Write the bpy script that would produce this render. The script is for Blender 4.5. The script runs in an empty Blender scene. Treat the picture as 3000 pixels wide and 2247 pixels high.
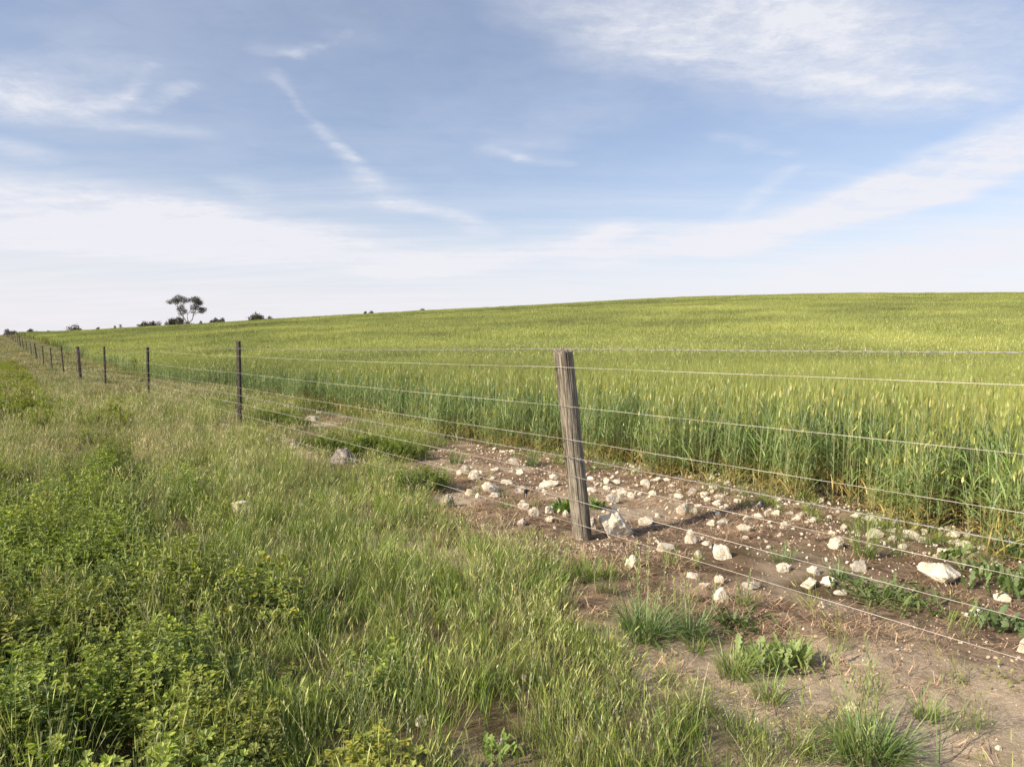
import bpy, math
import numpy as np
from mathutils import Vector
sc = bpy.context.scene
C = sc.collection
R = math.radians
EYE = 1.22                    # camera height over the ground of the verge
FPX, CX, CY = 2081.0, 1500.0, 1123.5   # focal length and centre, in pixels of a 3000 wide frame
PITCH = R(2.85)

# ------------------------------------------------------------------ camera
cd = bpy.data.cameras.new('camera'); cam = bpy.data.objects.new('camera', cd); C.objects.link(cam)
cd.sensor_width = 36.0; cd.lens = FPX / 3000 * 36; cd.clip_start = 0.05; cd.clip_end = 8000
cam.location = (0, 0, EYE); cam.rotation_euler = (R(90) - PITCH, 0, 0)
sc.camera = cam
sc.view_settings.view_transform = 'Standard'; sc.view_settings.look = 'None'
sc.view_settings.gamma = 1.0; sc.view_settings.exposure = 0.30
sc.cycles.max_bounces = 6; sc.cycles.diffuse_bounces = 3; sc.cycles.glossy_bounces = 2
sc.cycles.transmission_bounces = 4; sc.cycles.transparent_max_bounces = 8
sc.cycles.caustics_reflective = False; sc.cycles.caustics_refractive = False

# ------------------------------------------------------------------ sun
SUN_AZ, SUN_EL = R(-121), R(32)          # azimuth from +Y clockwise; the sun stands behind and to the left
sdir = Vector((math.sin(SUN_AZ)*math.cos(SUN_EL), math.cos(SUN_AZ)*math.cos(SUN_EL), math.sin(SUN_EL)))
ld = bpy.data.lights.new('sun', 'SUN'); ld.energy = 5.0; ld.angle = R(0.5); ld.color = (1.0, 0.87, 0.68)
lo = bpy.data.objects.new('sun', ld); C.objects.link(lo)
lo.rotation_euler = sdir.to_track_quat('Z', 'Y').to_euler()

def ray(px, py):
    """direction of the pixel (3000 wide frame)"""
    a = (px - CX) / FPX; b = -(py - CY) / FPX
    c, s = math.cos(PITCH), math.sin(PITCH)
    return np.array([a, c + b * s, -s + b * c])

# ------------------------------------------------------------------ node helper
class S:
    """a socket with arithmetic"""
    def __init__(s, nt, sock): s.nt, s.s = nt, sock
    def _m(s, op, *o, clamp=False):
        n = s.nt.nodes.new('ShaderNodeMath'); n.operation = op; n.use_clamp = clamp
        for i, v in enumerate((s,) + o):
            if isinstance(v, S): s.nt.links.new(v.s, n.inputs[i])
            else: n.inputs[i].default_value = v
        return S(s.nt, n.outputs[0])
    def __add__(s, o): return s._m('ADD', o)
    def __sub__(s, o): return s._m('SUBTRACT', o)
    def __mul__(s, o): return s._m('MULTIPLY', o)
    def __truediv__(s, o): return s._m('DIVIDE', o)
    def clamp(s): return s._m('ADD', 0.0, clamp=True)
    def max(s, o): return s._m('MAXIMUM', o)
    def min(s, o): return s._m('MINIMUM', o)
def node(nt, typ, **kw):
    n = nt.nodes.new(typ)
    for k, v in kw.items(): setattr(n, k, v)
    return n
def setin(nt, n, key, v):
    if isinstance(v, S): nt.links.new(v.s, n.inputs[key])
    else: n.inputs[key].default_value = v
def vmath(nt, op, a, b=None, scale=None):
    n = node(nt, 'ShaderNodeVectorMath', operation=op); setin(nt, n, 0, a)
    if b is not None: setin(nt, n, 1, b)
    if scale is not None: setin(nt, n, 'Scale', scale)
    return S(nt, n.outputs['Value' if op in ('DOT_PRODUCT', 'DISTANCE', 'LENGTH') else 'Vector'])
def maprange(nt, v, a, b, c=0.0, d=1.0, smooth=True):
    n = node(nt, 'ShaderNodeMapRange', interpolation_type='SMOOTHSTEP' if smooth else 'LINEAR')
    setin(nt, n, 0, v)
    for i, x in zip((1, 2, 3, 4), (a, b, c, d)): n.inputs[i].default_value = x
    return S(nt, n.outputs[0])
def noise(nt, vec, scale, detail=4, rough=.55, dist=0.0, out=0):
    n = node(nt, 'ShaderNodeTexNoise')
    if vec is not None: nt.links.new(vec.s, n.inputs['Vector'])
    n.inputs['Scale'].default_value = scale; n.inputs['Detail'].default_value = detail
    n.inputs['Roughness'].default_value = rough; n.inputs['Distortion'].default_value = dist
    return S(nt, n.outputs[out])
def mixc(nt, f, a, b, mode='MIX'):
    n = node(nt, 'ShaderNodeMix', data_type='RGBA', blend_type=mode)
    setin(nt, n, 0, f)
    for k, v in ((6, a), (7, b)):
        if isinstance(v, S): nt.links.new(v.s, n.inputs[k])
        else: n.inputs[k].default_value = (*v, 1) if len(v) == 3 else v
    return S(nt, n.outputs[2])

# ------------------------------------------------------------------ world: sky with cirrus on a high layer
world = bpy.data.worlds.new('World'); sc.world = world; world.use_nodes = True
nt = world.node_tree; nt.nodes.clear()
sky = node(nt, 'ShaderNodeTexSky', sky_type='NISHITA')
sky.sun_disc = False; sky.sun_elevation = SUN_EL; sky.sun_rotation = SUN_AZ % (2*math.pi)
sky.air_density = 1.0; sky.dust_density = 1.2; sky.ozone_density = 1.0
SKY_GAIN, CLOUD = 0.125, 5.75
tc = node(nt, 'ShaderNodeTexCoord'); D3 = S(nt, tc.outputs['Generated'])
sp = node(nt, 'ShaderNodeSeparateXYZ'); nt.links.new(D3.s, sp.inputs[0])
zz = S(nt, sp.outputs[2]); OFF = 0.10
inv = S(nt, sp.outputs[2]).max(0.0) + OFF
inv1 = zz._m('MULTIPLY', 0.0) + 1.0
inv = inv1 / inv
P = vmath(nt, 'MULTIPLY', vmath(nt, 'SCALE', D3, scale=inv), (1, 1, 0))
def plane(px, py):
    d = ray(px * 3000/2212, py * 3000/2212); d = d / np.linalg.norm(d)
    z = max(d[2], 0) + OFF
    return np.array([d[0]/z, d[1]/z])
warp = vmath(nt, 'SUBTRACT', noise(nt, P, 1.1, 3, .6, 0, 1), (.5, .5, .5))
warp2 = vmath(nt, 'SUBTRACT', noise(nt, P, 6.0, 4, .65, 0, 1), (.5, .5, .5))
Pw = vmath(nt, 'ADD', vmath(nt, 'ADD', P, vmath(nt, 'SCALE', warp, scale=.16)), vmath(nt, 'SCALE', warp2, scale=.09))
# x1 y1 x2 y2 half-width strength, positions as seen from here turned into places on the cloud layer
segs = [(1180,-10,1500,60,75,.30),(1390,95,1750,150,90,.50),(1600,50,2000,190,120,.42),(1900,205,2120,235,60,.30),
 (1720,20,2300,110,140,.30),(1300,0,1750,20,80,.28),
 (2400,250,1930,425,62,1.6),(1930,425,1560,535,42,1.1),(1980,335,2230,245,16,.3),(2400,480,1800,600,70,.5),
 (585,150,690,275,12,.20),(690,275,740,322,16,.34),(740,322,757,350,16,.52),(757,350,805,405,24,.42),(805,405,860,440,40,.30),(850,440,1000,466,12,.36),(1000,466,1040,500,30,.30),(680,430,860,440,30,.15),
 (555,105,620,112,14,.20),(620,112,680,98,13,.27),(680,98,750,72,9,.18),
 (350,150,290,215,20,.28),(290,215,200,245,24,.34),(200,245,60,225,60,.26),(60,225,-40,180,70,.28),(430,185,330,240,20,.28),(180,262,440,292,14,.28),(-20,310,70,335,22,.35),(-20,215,220,145,90,.25),
 (-20,410,360,450,40,.50),(350,450,720,520,34,.45),(-20,480,420,520,50,.60),(200,515,900,565,40,.45),
 (1065,329,1125,345,12,.28),(1120,345,1225,357,9,.24),(1110,330,1270,245,60,.14),(1555,302,1620,318,18,.22),(1620,318,1700,336,14,.2),
 (1555,495,1710,370,18,.28),(860,590,1250,535,24,.50),(1250,535,1330,495,24,.45),(1330,495,1610,500,22,.45),(1300,560,1500,522,26,.50),(520,395,560,425,30,.25)]
fa = node(nt, 'ShaderNodeMapping', vector_type='POINT'); fa.inputs['Rotation'].default_value = (0, 0, R(-40)); fa.inputs['Scale'].default_value = (.8, 2.4, 1)
nt.links.new(Pw.s, fa.inputs[0])
fiber = noise(nt, S(nt, fa.outputs[0]), 2.3, 7, .66)
soft = noise(nt, Pw, 1.5, 5, .62)
total = None
for x1, y1, x2, y2, w, st in segs:
    a, b = plane(x1, y1), plane(x2, y2)
    mx, my = (x1+x2)/2, (y1+y2)/2; L = math.hypot(x2-x1, y2-y1)
    o = plane(mx - (y2-y1)/L*w, my + (x2-x1)/L*w); m = plane(mx, my)
    ab = b - a; l2 = float(ab @ ab)
    nrm = np.array([-ab[1], ab[0]]) / math.sqrt(l2)
    wp = max(abs(float((o-m) @ nrm)), 0.012) * 1.5
    pa = vmath(nt, 'SUBTRACT', Pw, (float(a[0]), float(a[1]), 0))
    h = vmath(nt, 'DOT_PRODUCT', pa, (float(ab[0]/l2), float(ab[1]/l2), 0)).clamp()
    q = vmath(nt, 'SCALE', (float(ab[0]), float(ab[1]), 0), scale=h)
    d = vmath(nt, 'DISTANCE', pa, q)
    v = maprange(nt, d, 0.0, wp, st, 0.0)
    total = v if total is None else total + v
fine = noise(nt, Pw, 9.0, 6, .7)
wisps = total.min(1.0) * maprange(nt, fiber, .30, .72, .50, 1.05) * maprange(nt, fine, .3, .7, .65, 1.12)
el = zz
fb = node(nt, 'ShaderNodeMapping', vector_type='POINT'); fb.inputs['Rotation'].default_value = (0, 0, R(14)); fb.inputs['Scale'].default_value = (.30, 2.6, 1)
nt.links.new(Pw.s, fb.inputs[0])
fiber2 = noise(nt, S(nt, fb.outputs[0]), 2.0, 7, .62)
horizon_veil = maprange(nt, el + (soft - .5) * .10 + (fiber2 - .5) * .16, .02, .25, 1.0, 0.0)
thin = maprange(nt, soft + (fiber - .5) * .3, .30, .80, .15, .36)
cover = (wisps * 1.10 + horizon_veil * .90 + thin)
cover = maprange(nt, cover, 0.0, 1.15, 0.0, 0.93, smooth=False).clamp()
cloudc = mixc(nt, maprange(nt, el, .0, .35), (CLOUD*1.01, CLOUD*.99, CLOUD*1.055), (CLOUD*.98, CLOUD*.99, CLOUD*1.05))
skyc = mixc(nt, 1.0, S(nt, sky.outputs[0]), (1.03, .99, 1.05), 'MULTIPLY')
bg = node(nt, 'ShaderNodeBackground'); bg.inputs[1].default_value = SKY_GAIN
nt.links.new(mixc(nt, cover, skyc, cloudc).s, bg.inputs[0])
wo = node(nt, 'ShaderNodeOutputWorld'); nt.links.new(bg.outputs[0], wo.inputs[0])
world.cycles.sampling_method = 'MANUAL'; world.cycles.sample_map_resolution = 512

# ------------------------------------------------------------------ noise in numpy
def _hash(ix, iy, seed):
    h = (ix.astype(np.int64) * 374761393 + iy.astype(np.int64) * 668265263 + seed * 1442695041) & 0xffffffff
    h = ((h ^ (h >> 13)) * 1274126177) & 0xffffffff
    return ((h ^ (h >> 16)) & 0xffff) / 65535.0
def vnoise(x, y, seed=0):
    x = np.asarray(x, float); y = np.asarray(y, float)
    ix, iy = np.floor(x), np.floor(y); fx, fy = x - ix, y - iy
    fx = fx*fx*(3-2*fx); fy = fy*fy*(3-2*fy)
    a, b = _hash(ix, iy, seed), _hash(ix+1, iy, seed); c, d = _hash(ix, iy+1, seed), _hash(ix+1, iy+1, seed)
    return (a*(1-fx)+b*fx)*(1-fy) + (c*(1-fx)+d*fx)*fy
def fbm(x, y, seed=0, oct=4, g=.5):
    s, a, t = 0, 1, 0
    for k in range(oct):
        s = s + a * vnoise(x*2**k, y*2**k, seed+k*17); t += a; a *= g
    return s / t
def sstep(a, b, x):
    t = np.clip((x-a)/(b-a), 0, 1); return t*t*(3-2*t)

# ------------------------------------------------------------------ terrain
P0 = np.array([.36, 4.5]); FD = np.array([math.sin(R(-36.5)), math.cos(R(-36.5))]); FN = np.array([FD[1], -FD[0]])
def fence_st(x, y):
    return (x-P0[0])*FN[0] + (y-P0[1])*FN[1], (x-P0[0])*FD[0] + (y-P0[1])*FD[1]
hz = [(-300,975),(0,975),(120,972),(230,970),(407,958),(597,949),(814,934),(1220,911),(1627,891),(1830,879),(2034,869),(2441,859),(3000,857),(3500,860)]
_az, _el = [], []
for px, py in hz:
    d = ray(px, py); _az.append(math.atan2(d[0], d[1])); _el.append(d[2]/math.hypot(d[0], d[1]))
RC = 200.0; CROP_H = .92
AZT = np.linspace(-math.pi, math.pi, 721)
def R0(az): return np.interp(np.degrees(az), [-180,-60,-36,-27,-20,-10,5,60,180], [60,60,52,30,20,15,12,12,60])
def gprof(r, az):
    r0 = R0(az); u = np.clip((r-r0)/(RC-r0), 0, 1); u = u*u/(u+.10)*1.10
    return u*(1-.22*u*u)
rs = np.linspace(20, RC, 120)
ET = np.interp(AZT, _az, _el)
ET = np.convolve(np.pad(ET, 4, mode='edge'), np.ones(9)/9, 'valid')
AT = np.array([np.min((e*rs + EYE - CROP_H) / np.maximum(gprof(rs, np.full_like(rs, a)), 1e-4)) for a, e in zip(AZT, ET)])
AT *= np.interp(np.degrees(AZT), [-180,-120,-60,60,100,180], [0,0,1,1,.3,0])
def gz(x, y, fine=True):
    x = np.asarray(x, float); y = np.asarray(y, float)
    r = np.hypot(x, y); az = np.arctan2(x, y)
    A = np.interp(az, AZT, AT); E = np.interp(az, AZT, ET)
    z = A * gprof(np.minimum(r, RC), az)
    z = z + np.clip(r-RC, 0, 260) * E * .78 - np.clip(r-RC, 0, 260)*.0035
    z = z + (fbm(x/3.1, y/3.1, 3, 3) - .5) * .10 * sstep(1.5, 5, r) * (1-.5*sstep(60, 200, r))
    fs, ft = fence_st(x, y)
    z = z - .20*sstep(14, 26, ft)*sstep(62, 44, ft)*np.exp(-(fs/12)**2)
    if fine:
        w = sstep(14, 6, r)
        z = z + w * ((fbm(x/.55, y/.55, 7, 3) - .5) * .045 + (fbm(x/.11, y/.11, 11, 3) - .5) * .030)
    return z
def pxg(px, py, z=0.0):
    """ground point seen at the pixel of the 3000 wide frame"""
    d = ray(px, py); zt = z
    for _ in range(12):
        k = (zt - EYE) / min(d[2], -1e-3); x, y = d[0]*k, d[1]*k
        zt = .5*zt + .5*(z + float(gz(x, y)))
    return x, y
def poly(pts, z=0.0, s=3000/2212):
    return np.array([pxg(a*s, b*s, z) for a, b in pts])
def inside(P_, x, y):
    res = np.zeros(x.shape, bool); n = len(P_)
    for i in range(n):
        x1, y1 = P_[i]; x2, y2 = P_[(i+1) % n]
        if y1 == y2: continue
        res ^= ((y1 > y) != (y2 > y)) & (x < (x2-x1)*(y-y1)/(y2-y1) + x1)
    return res
def jin(P_, x, y, amp=.15, sc_=.25, seed=50):
    return inside(P_, x + (fbm(x/sc_, y/sc_, seed, 3)-.5)*4*amp, y + (fbm(x/sc_, y/sc_, seed+5, 3)-.5)*4*amp)
def crop_edge(t):
    return np.interp(t, [-6, -1.6, -.7, 0, 1.2, 2, 3.5, 5.3, 8, 12, 40], [1.6, 1.94, 2.08, 2.12, 2.3, 2.25, 2.1, 1.9, 2.1, 2.2, 2.4])
BARE = poly([(870,1010),(930,975),(1010,955),(1100,965),(1300,985),(1600,1030),(1900,1060),(2500,1160),(2900,1500),(2700,1900),(1720,1900),(1665,1610),(1575,1545),(1460,1475),(1345,1420),(1262,1345),(1200,1235),(1130,1185),(1000,1170),(960,1110),(900,1050)])
PATCH = [poly([(590,925),(650,898),(740,890),(770,915),(700,945),(630,948)]), poly([(620,965),(680,960),(700,1000),(640,995)]), poly([(750,1160),(880,1140),(960,1170),(900,1195),(780,1185)]), poly([(900,1195),(1010,1190),(1050,1230),(960,1250)]), poly([(225,830),(320,838),(310,862),(240,862)]), poly([(0,1590),(60,1600),(150,1657),(0,1700)]), poly([(620,1500),(690,1480),(700,1540),(640,1560)])]
ALF = [poly([(-300,1010),(0,1040),(120,1000),(225,965),(290,1010),(280,1070),(330,1130),(400,1200),(470,1265),(500,1350),(505,1450),(540,1560),(580,1900),(-500,1900)], .25),
       poly([(640,1560),(720,1520),(840,1530),(905,1580),(890,1800),(640,1800)], .2),
       poly([(540,1260),(620,1235),(635,1310),(580,1350),(525,1330)], .2),
       poly([(-150,765),(30,772),(60,800),(70,830),(115,850),(105,885),(0,890),(-150,890)], .2),
       poly([(160,885),(260,880),(250,900),(160,905)], .2),
       poly([(1085,1620),(1140,1620),(1150,1760),(1075,1760)], .15)]

# ------------------------------------------------------------------ mesh helpers
def make_mesh(name, verts, faces, cols=None, smooth=False, mats=(), mat_idx=None):
    me = bpy.data.meshes.new(name)
    verts = np.asarray(verts, np.float32).reshape(-1, 3)
    faces = [np.asarray(f, np.int32) for f in faces if len(f)]
    me.vertices.add(len(verts)); me.vertices.foreach_set('co', verts.ravel())
    tot = sum(f.size for f in faces); nf = sum(len(f) for f in faces)
    me.loops.add(tot); me.loops.foreach_set('vertex_index', np.concatenate([f.ravel() for f in faces]))
    me.polygons.add(nf)
    cnt = np.concatenate([np.full(len(f), f.shape[1], np.int32) for f in faces])
    st = np.concatenate([[0], np.cumsum(cnt)[:-1]]).astype(np.int32)
    me.polygons.foreach_set('loop_start', st)
    try: me.polygons.foreach_set('loop_total', cnt)
    except Exception: pass
    me.polygons.foreach_set('use_smooth', np.full(nf, smooth, bool))
    for m in mats: me.materials.append(m)
    if mat_idx is not None: me.polygons.foreach_set('material_index', np.asarray(mat_idx, np.int32))
    if cols is not None:
        at = me.attributes.new('col', 'FLOAT_COLOR', 'POINT')
        c = np.ones((len(verts), 4), np.float32); c[:, :3] = cols; at.data.foreach_set('color', c.ravel())
    me.update(calc_edges=True); me.validate()
    return me
class Buf:
    def __init__(s): s.v, s.q, s.t, s.c, s.n = [], [], [], [], 0
    def add(s, v, q=None, t=None, c=(1, 1, 1)):
        v = np.asarray(v, float).reshape(-1, 3)
        s.v.append(v)
        c = np.asarray(c, float)
        s.c.append(np.broadcast_to(c, (len(v), 3)) if c.ndim == 1 else c.reshape(-1, 3))
        if q is not None and len(q): s.q.append(np.asarray(q).reshape(-1, 4) + s.n)
        if t is not None and len(t): s.t.append(np.asarray(t).reshape(-1, 3) + s.n)
        s.n += len(v)
    def merge(s, o, M=None, off=(0, 0, 0), sc_=1.0):
        v = np.concatenate(o.v)
        if M is not None: v = v @ M.T
        s.add(v*sc_ + np.asarray(off), np.concatenate(o.q) if o.q else None, np.concatenate(o.t) if o.t else None, np.concatenate(o.c))
    def mesh(s, name, mats=(), smooth=False):
        f = []
        if s.q: f.append(np.concatenate(s.q))
        if s.t: f.append(np.concatenate(s.t))
        return make_mesh(name, np.concatenate(s.v), f, np.concatenate(s.c), smooth, mats)
def link(name, me, parent=None, loc=None):
    o = bpy.data.objects.new(name, me); C.objects.link(o)
    if parent: o.parent = parent
    if loc is not None: o.location = loc
    return o
def tag(o, label=None, cat=None, group=None, kind=None):
    if label: o['label'] = label
    if cat: o['category'] = cat
    if group: o['group'] = group
    if kind: o['kind'] = kind
    return o
def rotz(a): c, s = math.cos(a), math.sin(a); return np.array([[c, -s, 0], [s, c, 0], [0, 0, 1]])

def blades(buf, rng, base, az, L, W, lean, bend, K=4, c0=(.05, .09, .02), c1=(.10, .16, .04), prof='blade', twist=.6, cj=.15):
    n = len(base); base = np.asarray(base, float)
    az, L, W, lean, bend = [np.broadcast_to(np.asarray(a, float), (n,)) for a in (az, L, W, lean, bend)]
    s = np.linspace(0, 1, K+1)
    th = lean[:, None] + bend[:, None]*(s[None, :-1] + .5/K)
    dh = np.concatenate([np.zeros((n, 1)), np.cumsum(np.sin(th), 1)], 1) * L[:, None]/K
    dz = np.concatenate([np.zeros((n, 1)), np.cumsum(np.cos(th), 1)], 1) * L[:, None]/K
    ctr = np.stack([base[:, None, 0]+dh*np.cos(az)[:, None], base[:, None, 1]+dh*np.sin(az)[:, None], base[:, None, 2]+dz], 2)
    pa = az + math.pi/2 + rng.uniform(-twist, twist, n)
    if prof == 'blade': w = np.interp(s, [0, .3, .75, 1], [.6, 1, .65, .04])
    elif prof == 'stem': w = np.interp(s, [0, 1], [1, .6])
    elif prof == 'leaf': w = np.interp(s, [0, .15, .5, .8, 1], [.12, .5, 1, .75, .06])
    elif prof == 'head': w = np.interp(s, [0, .15, .6, .9, 1], [.35, .95, 1, .6, .1])
    hw = .5*W[:, None]*w[None]
    off = np.stack([np.cos(pa)[:, None]*hw, np.sin(pa)[:, None]*hw, np.zeros_like(hw)], 2)
    v = np.stack([ctr-off, ctr+off], 2).reshape(-1, 3)
    i = (np.arange(n)[:, None]*(K+1) + np.arange(K)[None])[..., None]*2
    q = np.concatenate([i, i+1, i+3, i+2], 2).reshape(-1, 4)
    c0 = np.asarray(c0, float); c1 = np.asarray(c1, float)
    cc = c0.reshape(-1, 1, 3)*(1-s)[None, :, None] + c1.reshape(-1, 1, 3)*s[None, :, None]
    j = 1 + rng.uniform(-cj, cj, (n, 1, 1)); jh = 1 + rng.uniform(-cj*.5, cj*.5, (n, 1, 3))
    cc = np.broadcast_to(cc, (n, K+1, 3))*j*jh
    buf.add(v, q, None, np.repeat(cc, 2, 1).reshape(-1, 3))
    return ctr
def tube(buf, pts, rad, k=8, c=(1, 1, 1), cap=True, prof=None):
    pts = np.asarray(pts, float); n = len(pts); rad = np.broadcast_to(np.asarray(rad, float), (n,))
    T = np.gradient(pts, axis=0); T /= np.linalg.norm(T, axis=1, keepdims=True)+1e-12
    ref = np.array([0, 0, 1.0]) if abs(T[0, 2]) < .9 else np.array([1.0, 0, 0])
    U = np.cross(T, ref); U /= np.linalg.norm(U, axis=1, keepdims=True)+1e-12; V = np.cross(T, U)
    a = np.linspace(0, 2*math.pi, k, endpoint=False)
    pr = np.ones((n, k)) if prof is None else prof
    v = pts[:, None]+(rad[:, None]*pr)[..., None]*(np.cos(a)[None, :, None]*U[:, None]+np.sin(a)[None, :, None]*V[:, None])
    i = np.arange(n-1)[:, None]*k; j = np.arange(k)[None]; j2 = (j+1) % k
    q = np.stack([i+j, i+j2, i+k+j2, i+k+j], 2).reshape(-1, 4)
    t = []
    vv = v.reshape(-1, 3)
    if cap:
        vv = np.concatenate([vv, pts[[0]], pts[[-1]]]); m = n*k
        jj = np.arange(k); t = np.concatenate([np.stack([(jj+1) % k, jj, np.full(k, m)], 1), np.stack([(n-1)*k+jj, (n-1)*k+(jj+1) % k, np.full(k, m+1)], 1)])
    buf.add(vv, q, t, c)

# ------------------------------------------------------------------ materials
def new_mat(name):
    m = bpy.data.materials.new(name); m.use_nodes = True; m.node_tree.nodes.clear(); return m, m.node_tree
def out_surface(nt, sh, disp=None):
    o = node(nt, 'ShaderNodeOutputMaterial'); nt.links.new(sh, o.inputs[0])
def bump(nt, h, dist, strength=1.0):
    b = node(nt, 'ShaderNodeBump'); b.inputs['Distance'].default_value = dist; b.inputs['Strength'].default_value = strength
    nt.links.new(h.s, b.inputs['Height']); return b.outputs[0]
def foliage_mat(name, transl=.35, gloss=.06, rough=.45, dry=(.33, .28, .13)):
    m, nt = new_mat(name)
    a = node(nt, 'ShaderNodeAttribute', attribute_type='GEOMETRY', attribute_name='col')
    b = node(nt, 'ShaderNodeAttribute', attribute_type='INSTANCER', attribute_name='tint')
    s_ = node(nt, 'ShaderNodeSeparateXYZ'); nt.links.new(b.outputs['Vector'], s_.inputs[0])
    col = mixc(nt, S(nt, s_.outputs[0]), S(nt, a.outputs['Color']), dry)
    g = S(nt, s_.outputs[1])
    cb = node(nt, 'ShaderNodeVectorMath', operation='SCALE'); nt.links.new(col.s, cb.inputs[0]); nt.links.new((g + 1.0).s, cb.inputs['Scale'])
    d = node(nt, 'ShaderNodeBsdfDiffuse'); t = node(nt, 'ShaderNodeBsdfTranslucent'); gl = node(nt, 'ShaderNodeBsdfGlossy')
    gl.inputs['Roughness'].default_value = rough; gl.inputs['Color'].default_value = (1, 1, 1, 1)
    nt.links.new(cb.outputs[0], d.inputs[0]); nt.links.new(mixc(nt, 1.0, S(nt, cb.outputs[0]), (1.15, 1.2, .55), 'MULTIPLY').s, t.inputs[0])
    m1 = node(nt, 'ShaderNodeMixShader'); m1.inputs[0].default_value = transl
    nt.links.new(d.outputs[0], m1.inputs[1]); nt.links.new(t.outputs[0], m1.inputs[2])
    m2 = node(nt, 'ShaderNodeMixShader'); m2.inputs[0].default_value = gloss
    nt.links.new(m1.outputs[0], m2.inputs[1]); nt.links.new(gl.outputs[0], m2.inputs[2])
    out_surface(nt, m2.outputs[0]); return m
M_GRASS = foliage_mat('grass_blades', .24, .05, .5)
M_CROP = foliage_mat('barley', .24, .045, .5, dry=(.36, .30, .10))
M_LEAF = foliage_mat('broad_leaves', .34, .035, .6, dry=(.36, .30, .05))
M_TREE = foliage_mat('gum_leaves', .15, .04, .5)
M_STRAW = foliage_mat('dry_straw', .15, .03, .6)

def princ(nt, col, rough=.9, normal=None, metallic=0.0, spec=.3):
    p = node(nt, 'ShaderNodeBsdfPrincipled')
    if isinstance(col, S): nt.links.new(col.s, p.inputs['Base Color'])
    else: p.inputs['Base Color'].default_value = (*col, 1)
    if isinstance(rough, S): nt.links.new(rough.s, p.inputs['Roughness'])
    else: p.inputs['Roughness'].default_value = rough
    p.inputs['Metallic'].default_value = metallic; p.inputs['Specular IOR Level'].default_value = spec
    if normal is not None: nt.links.new(normal, p.inputs['Normal'])
    out_surface(nt, p.outputs[0])
def obj_coord(nt): return S(nt, node(nt, 'ShaderNodeTexCoord').outputs['Object'])
def pos_coord(nt): return S(nt, node(nt, 'ShaderNodeNewGeometry').outputs['Position'])

# ground: sand, brown soil under litter, green floor of the crop and turf (zones are real soil zones, per vertex)
M_GROUND, nt = new_mat('soil')
pz = pos_coord(nt)
za = node(nt, 'ShaderNodeAttribute', attribute_type='GEOMETRY', attribute_name='zone')
zs = node(nt, 'ShaderNodeSeparateColor'); nt.links.new(za.outputs['Color'], zs.inputs[0])
sand, crop, moss = (S(nt, zs.outputs[i]) for i in range(3))
n1 = noise(nt, pz, 9, 6, .65); n2 = noise(nt, pz, 55, 5, .7); n3 = noise(nt, pz, 230, 3, .6)
brown = mixc(nt, maprange(nt, n1, .35, .65), (.12, .078, .050), (.37, .265, .175))
brown = mixc(nt, maprange(nt, n2, .48, .72, 0, .6), brown, (.46, .345, .24))
brown = mixc(nt, maprange(nt, n3, .58, .70, 0, .55), brown, (.075, .048, .032))
sandc = mixc(nt, maprange(nt, n2, .35, .68), (.47, .37, .255), (.68, .55, .395))
sandc = mixc(nt, maprange(nt, n1, .36, .54, .45, 0), sandc, (.27, .205, .145))
sandc = mixc(nt, maprange(nt, n3, .60, .70, 0, .5), sandc, (.16, .11, .08))
mossc = mixc(nt, maprange(nt, n2, .4, .65), (.075, .05, .02), (.17, .12, .065))
cropc = mixc(nt, maprange(nt, n1, .35, .65), (.07, .07, .025), (.16, .12, .06))
gcol = mixc(nt, sand, brown, sandc)
gcol = mixc(nt, maprange(nt, moss + (n1 - .5)*.9 + (n2 - .5)*.7, .40, .85, 0, .8), gcol, mossc)
gcol = mixc(nt, crop, gcol, cropc)
princ(nt, gcol, .95, bump(nt, n2*1.0 + n3*.8 + n1, .015, .9), spec=.1)

M_ROCK, nt = new_mat('limestone')
oc = pos_coord(nt)
oi = node(nt, 'ShaderNodeObjectInfo'); tone = S(nt, node(nt, 'ShaderNodeAttribute', attribute_type='OBJECT', attribute_name='tone').outputs['Fac'])
sh_ = vmath(nt, 'ADD', oc, vmath(nt, 'SCALE', (13.1, 7.7, 3.3), scale=S(nt, oi.outputs['Random'])))
r1 = noise(nt, sh_, 26, 6, .65); r2 = noise(nt, sh_, 95, 5, .7); r3 = noise(nt, sh_, 9, 4, .6)
base = mixc(nt, maprange(nt, r1, .35, .65), (.88, .82, .68), (.76, .65, .47))
base = mixc(nt, maprange(nt, r3, .5, .7, 0, .55), base, (.83, .79, .70))
grey = mixc(nt, maprange(nt, r1, .42, .56), (.11, .10, .09), (.44, .40, .36))
rc = mixc(nt, tone, base, grey)
rc = mixc(nt, maprange(nt, r2, .57, .72, 0, .75), rc, (.20, .15, .10))
lz = node(nt, 'ShaderNodeSeparateXYZ'); nt.links.new(obj_coord(nt).s, lz.inputs[0])
rc = mixc(nt, maprange(nt, noise(nt, sh_, 14, 3, .6), .50, .66, 0, .45), rc, (.45, .34, .21))
princ(nt, rc, .93, bump(nt, r1*1.0 + r2*.5, .014, .9), spec=.15)

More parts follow.
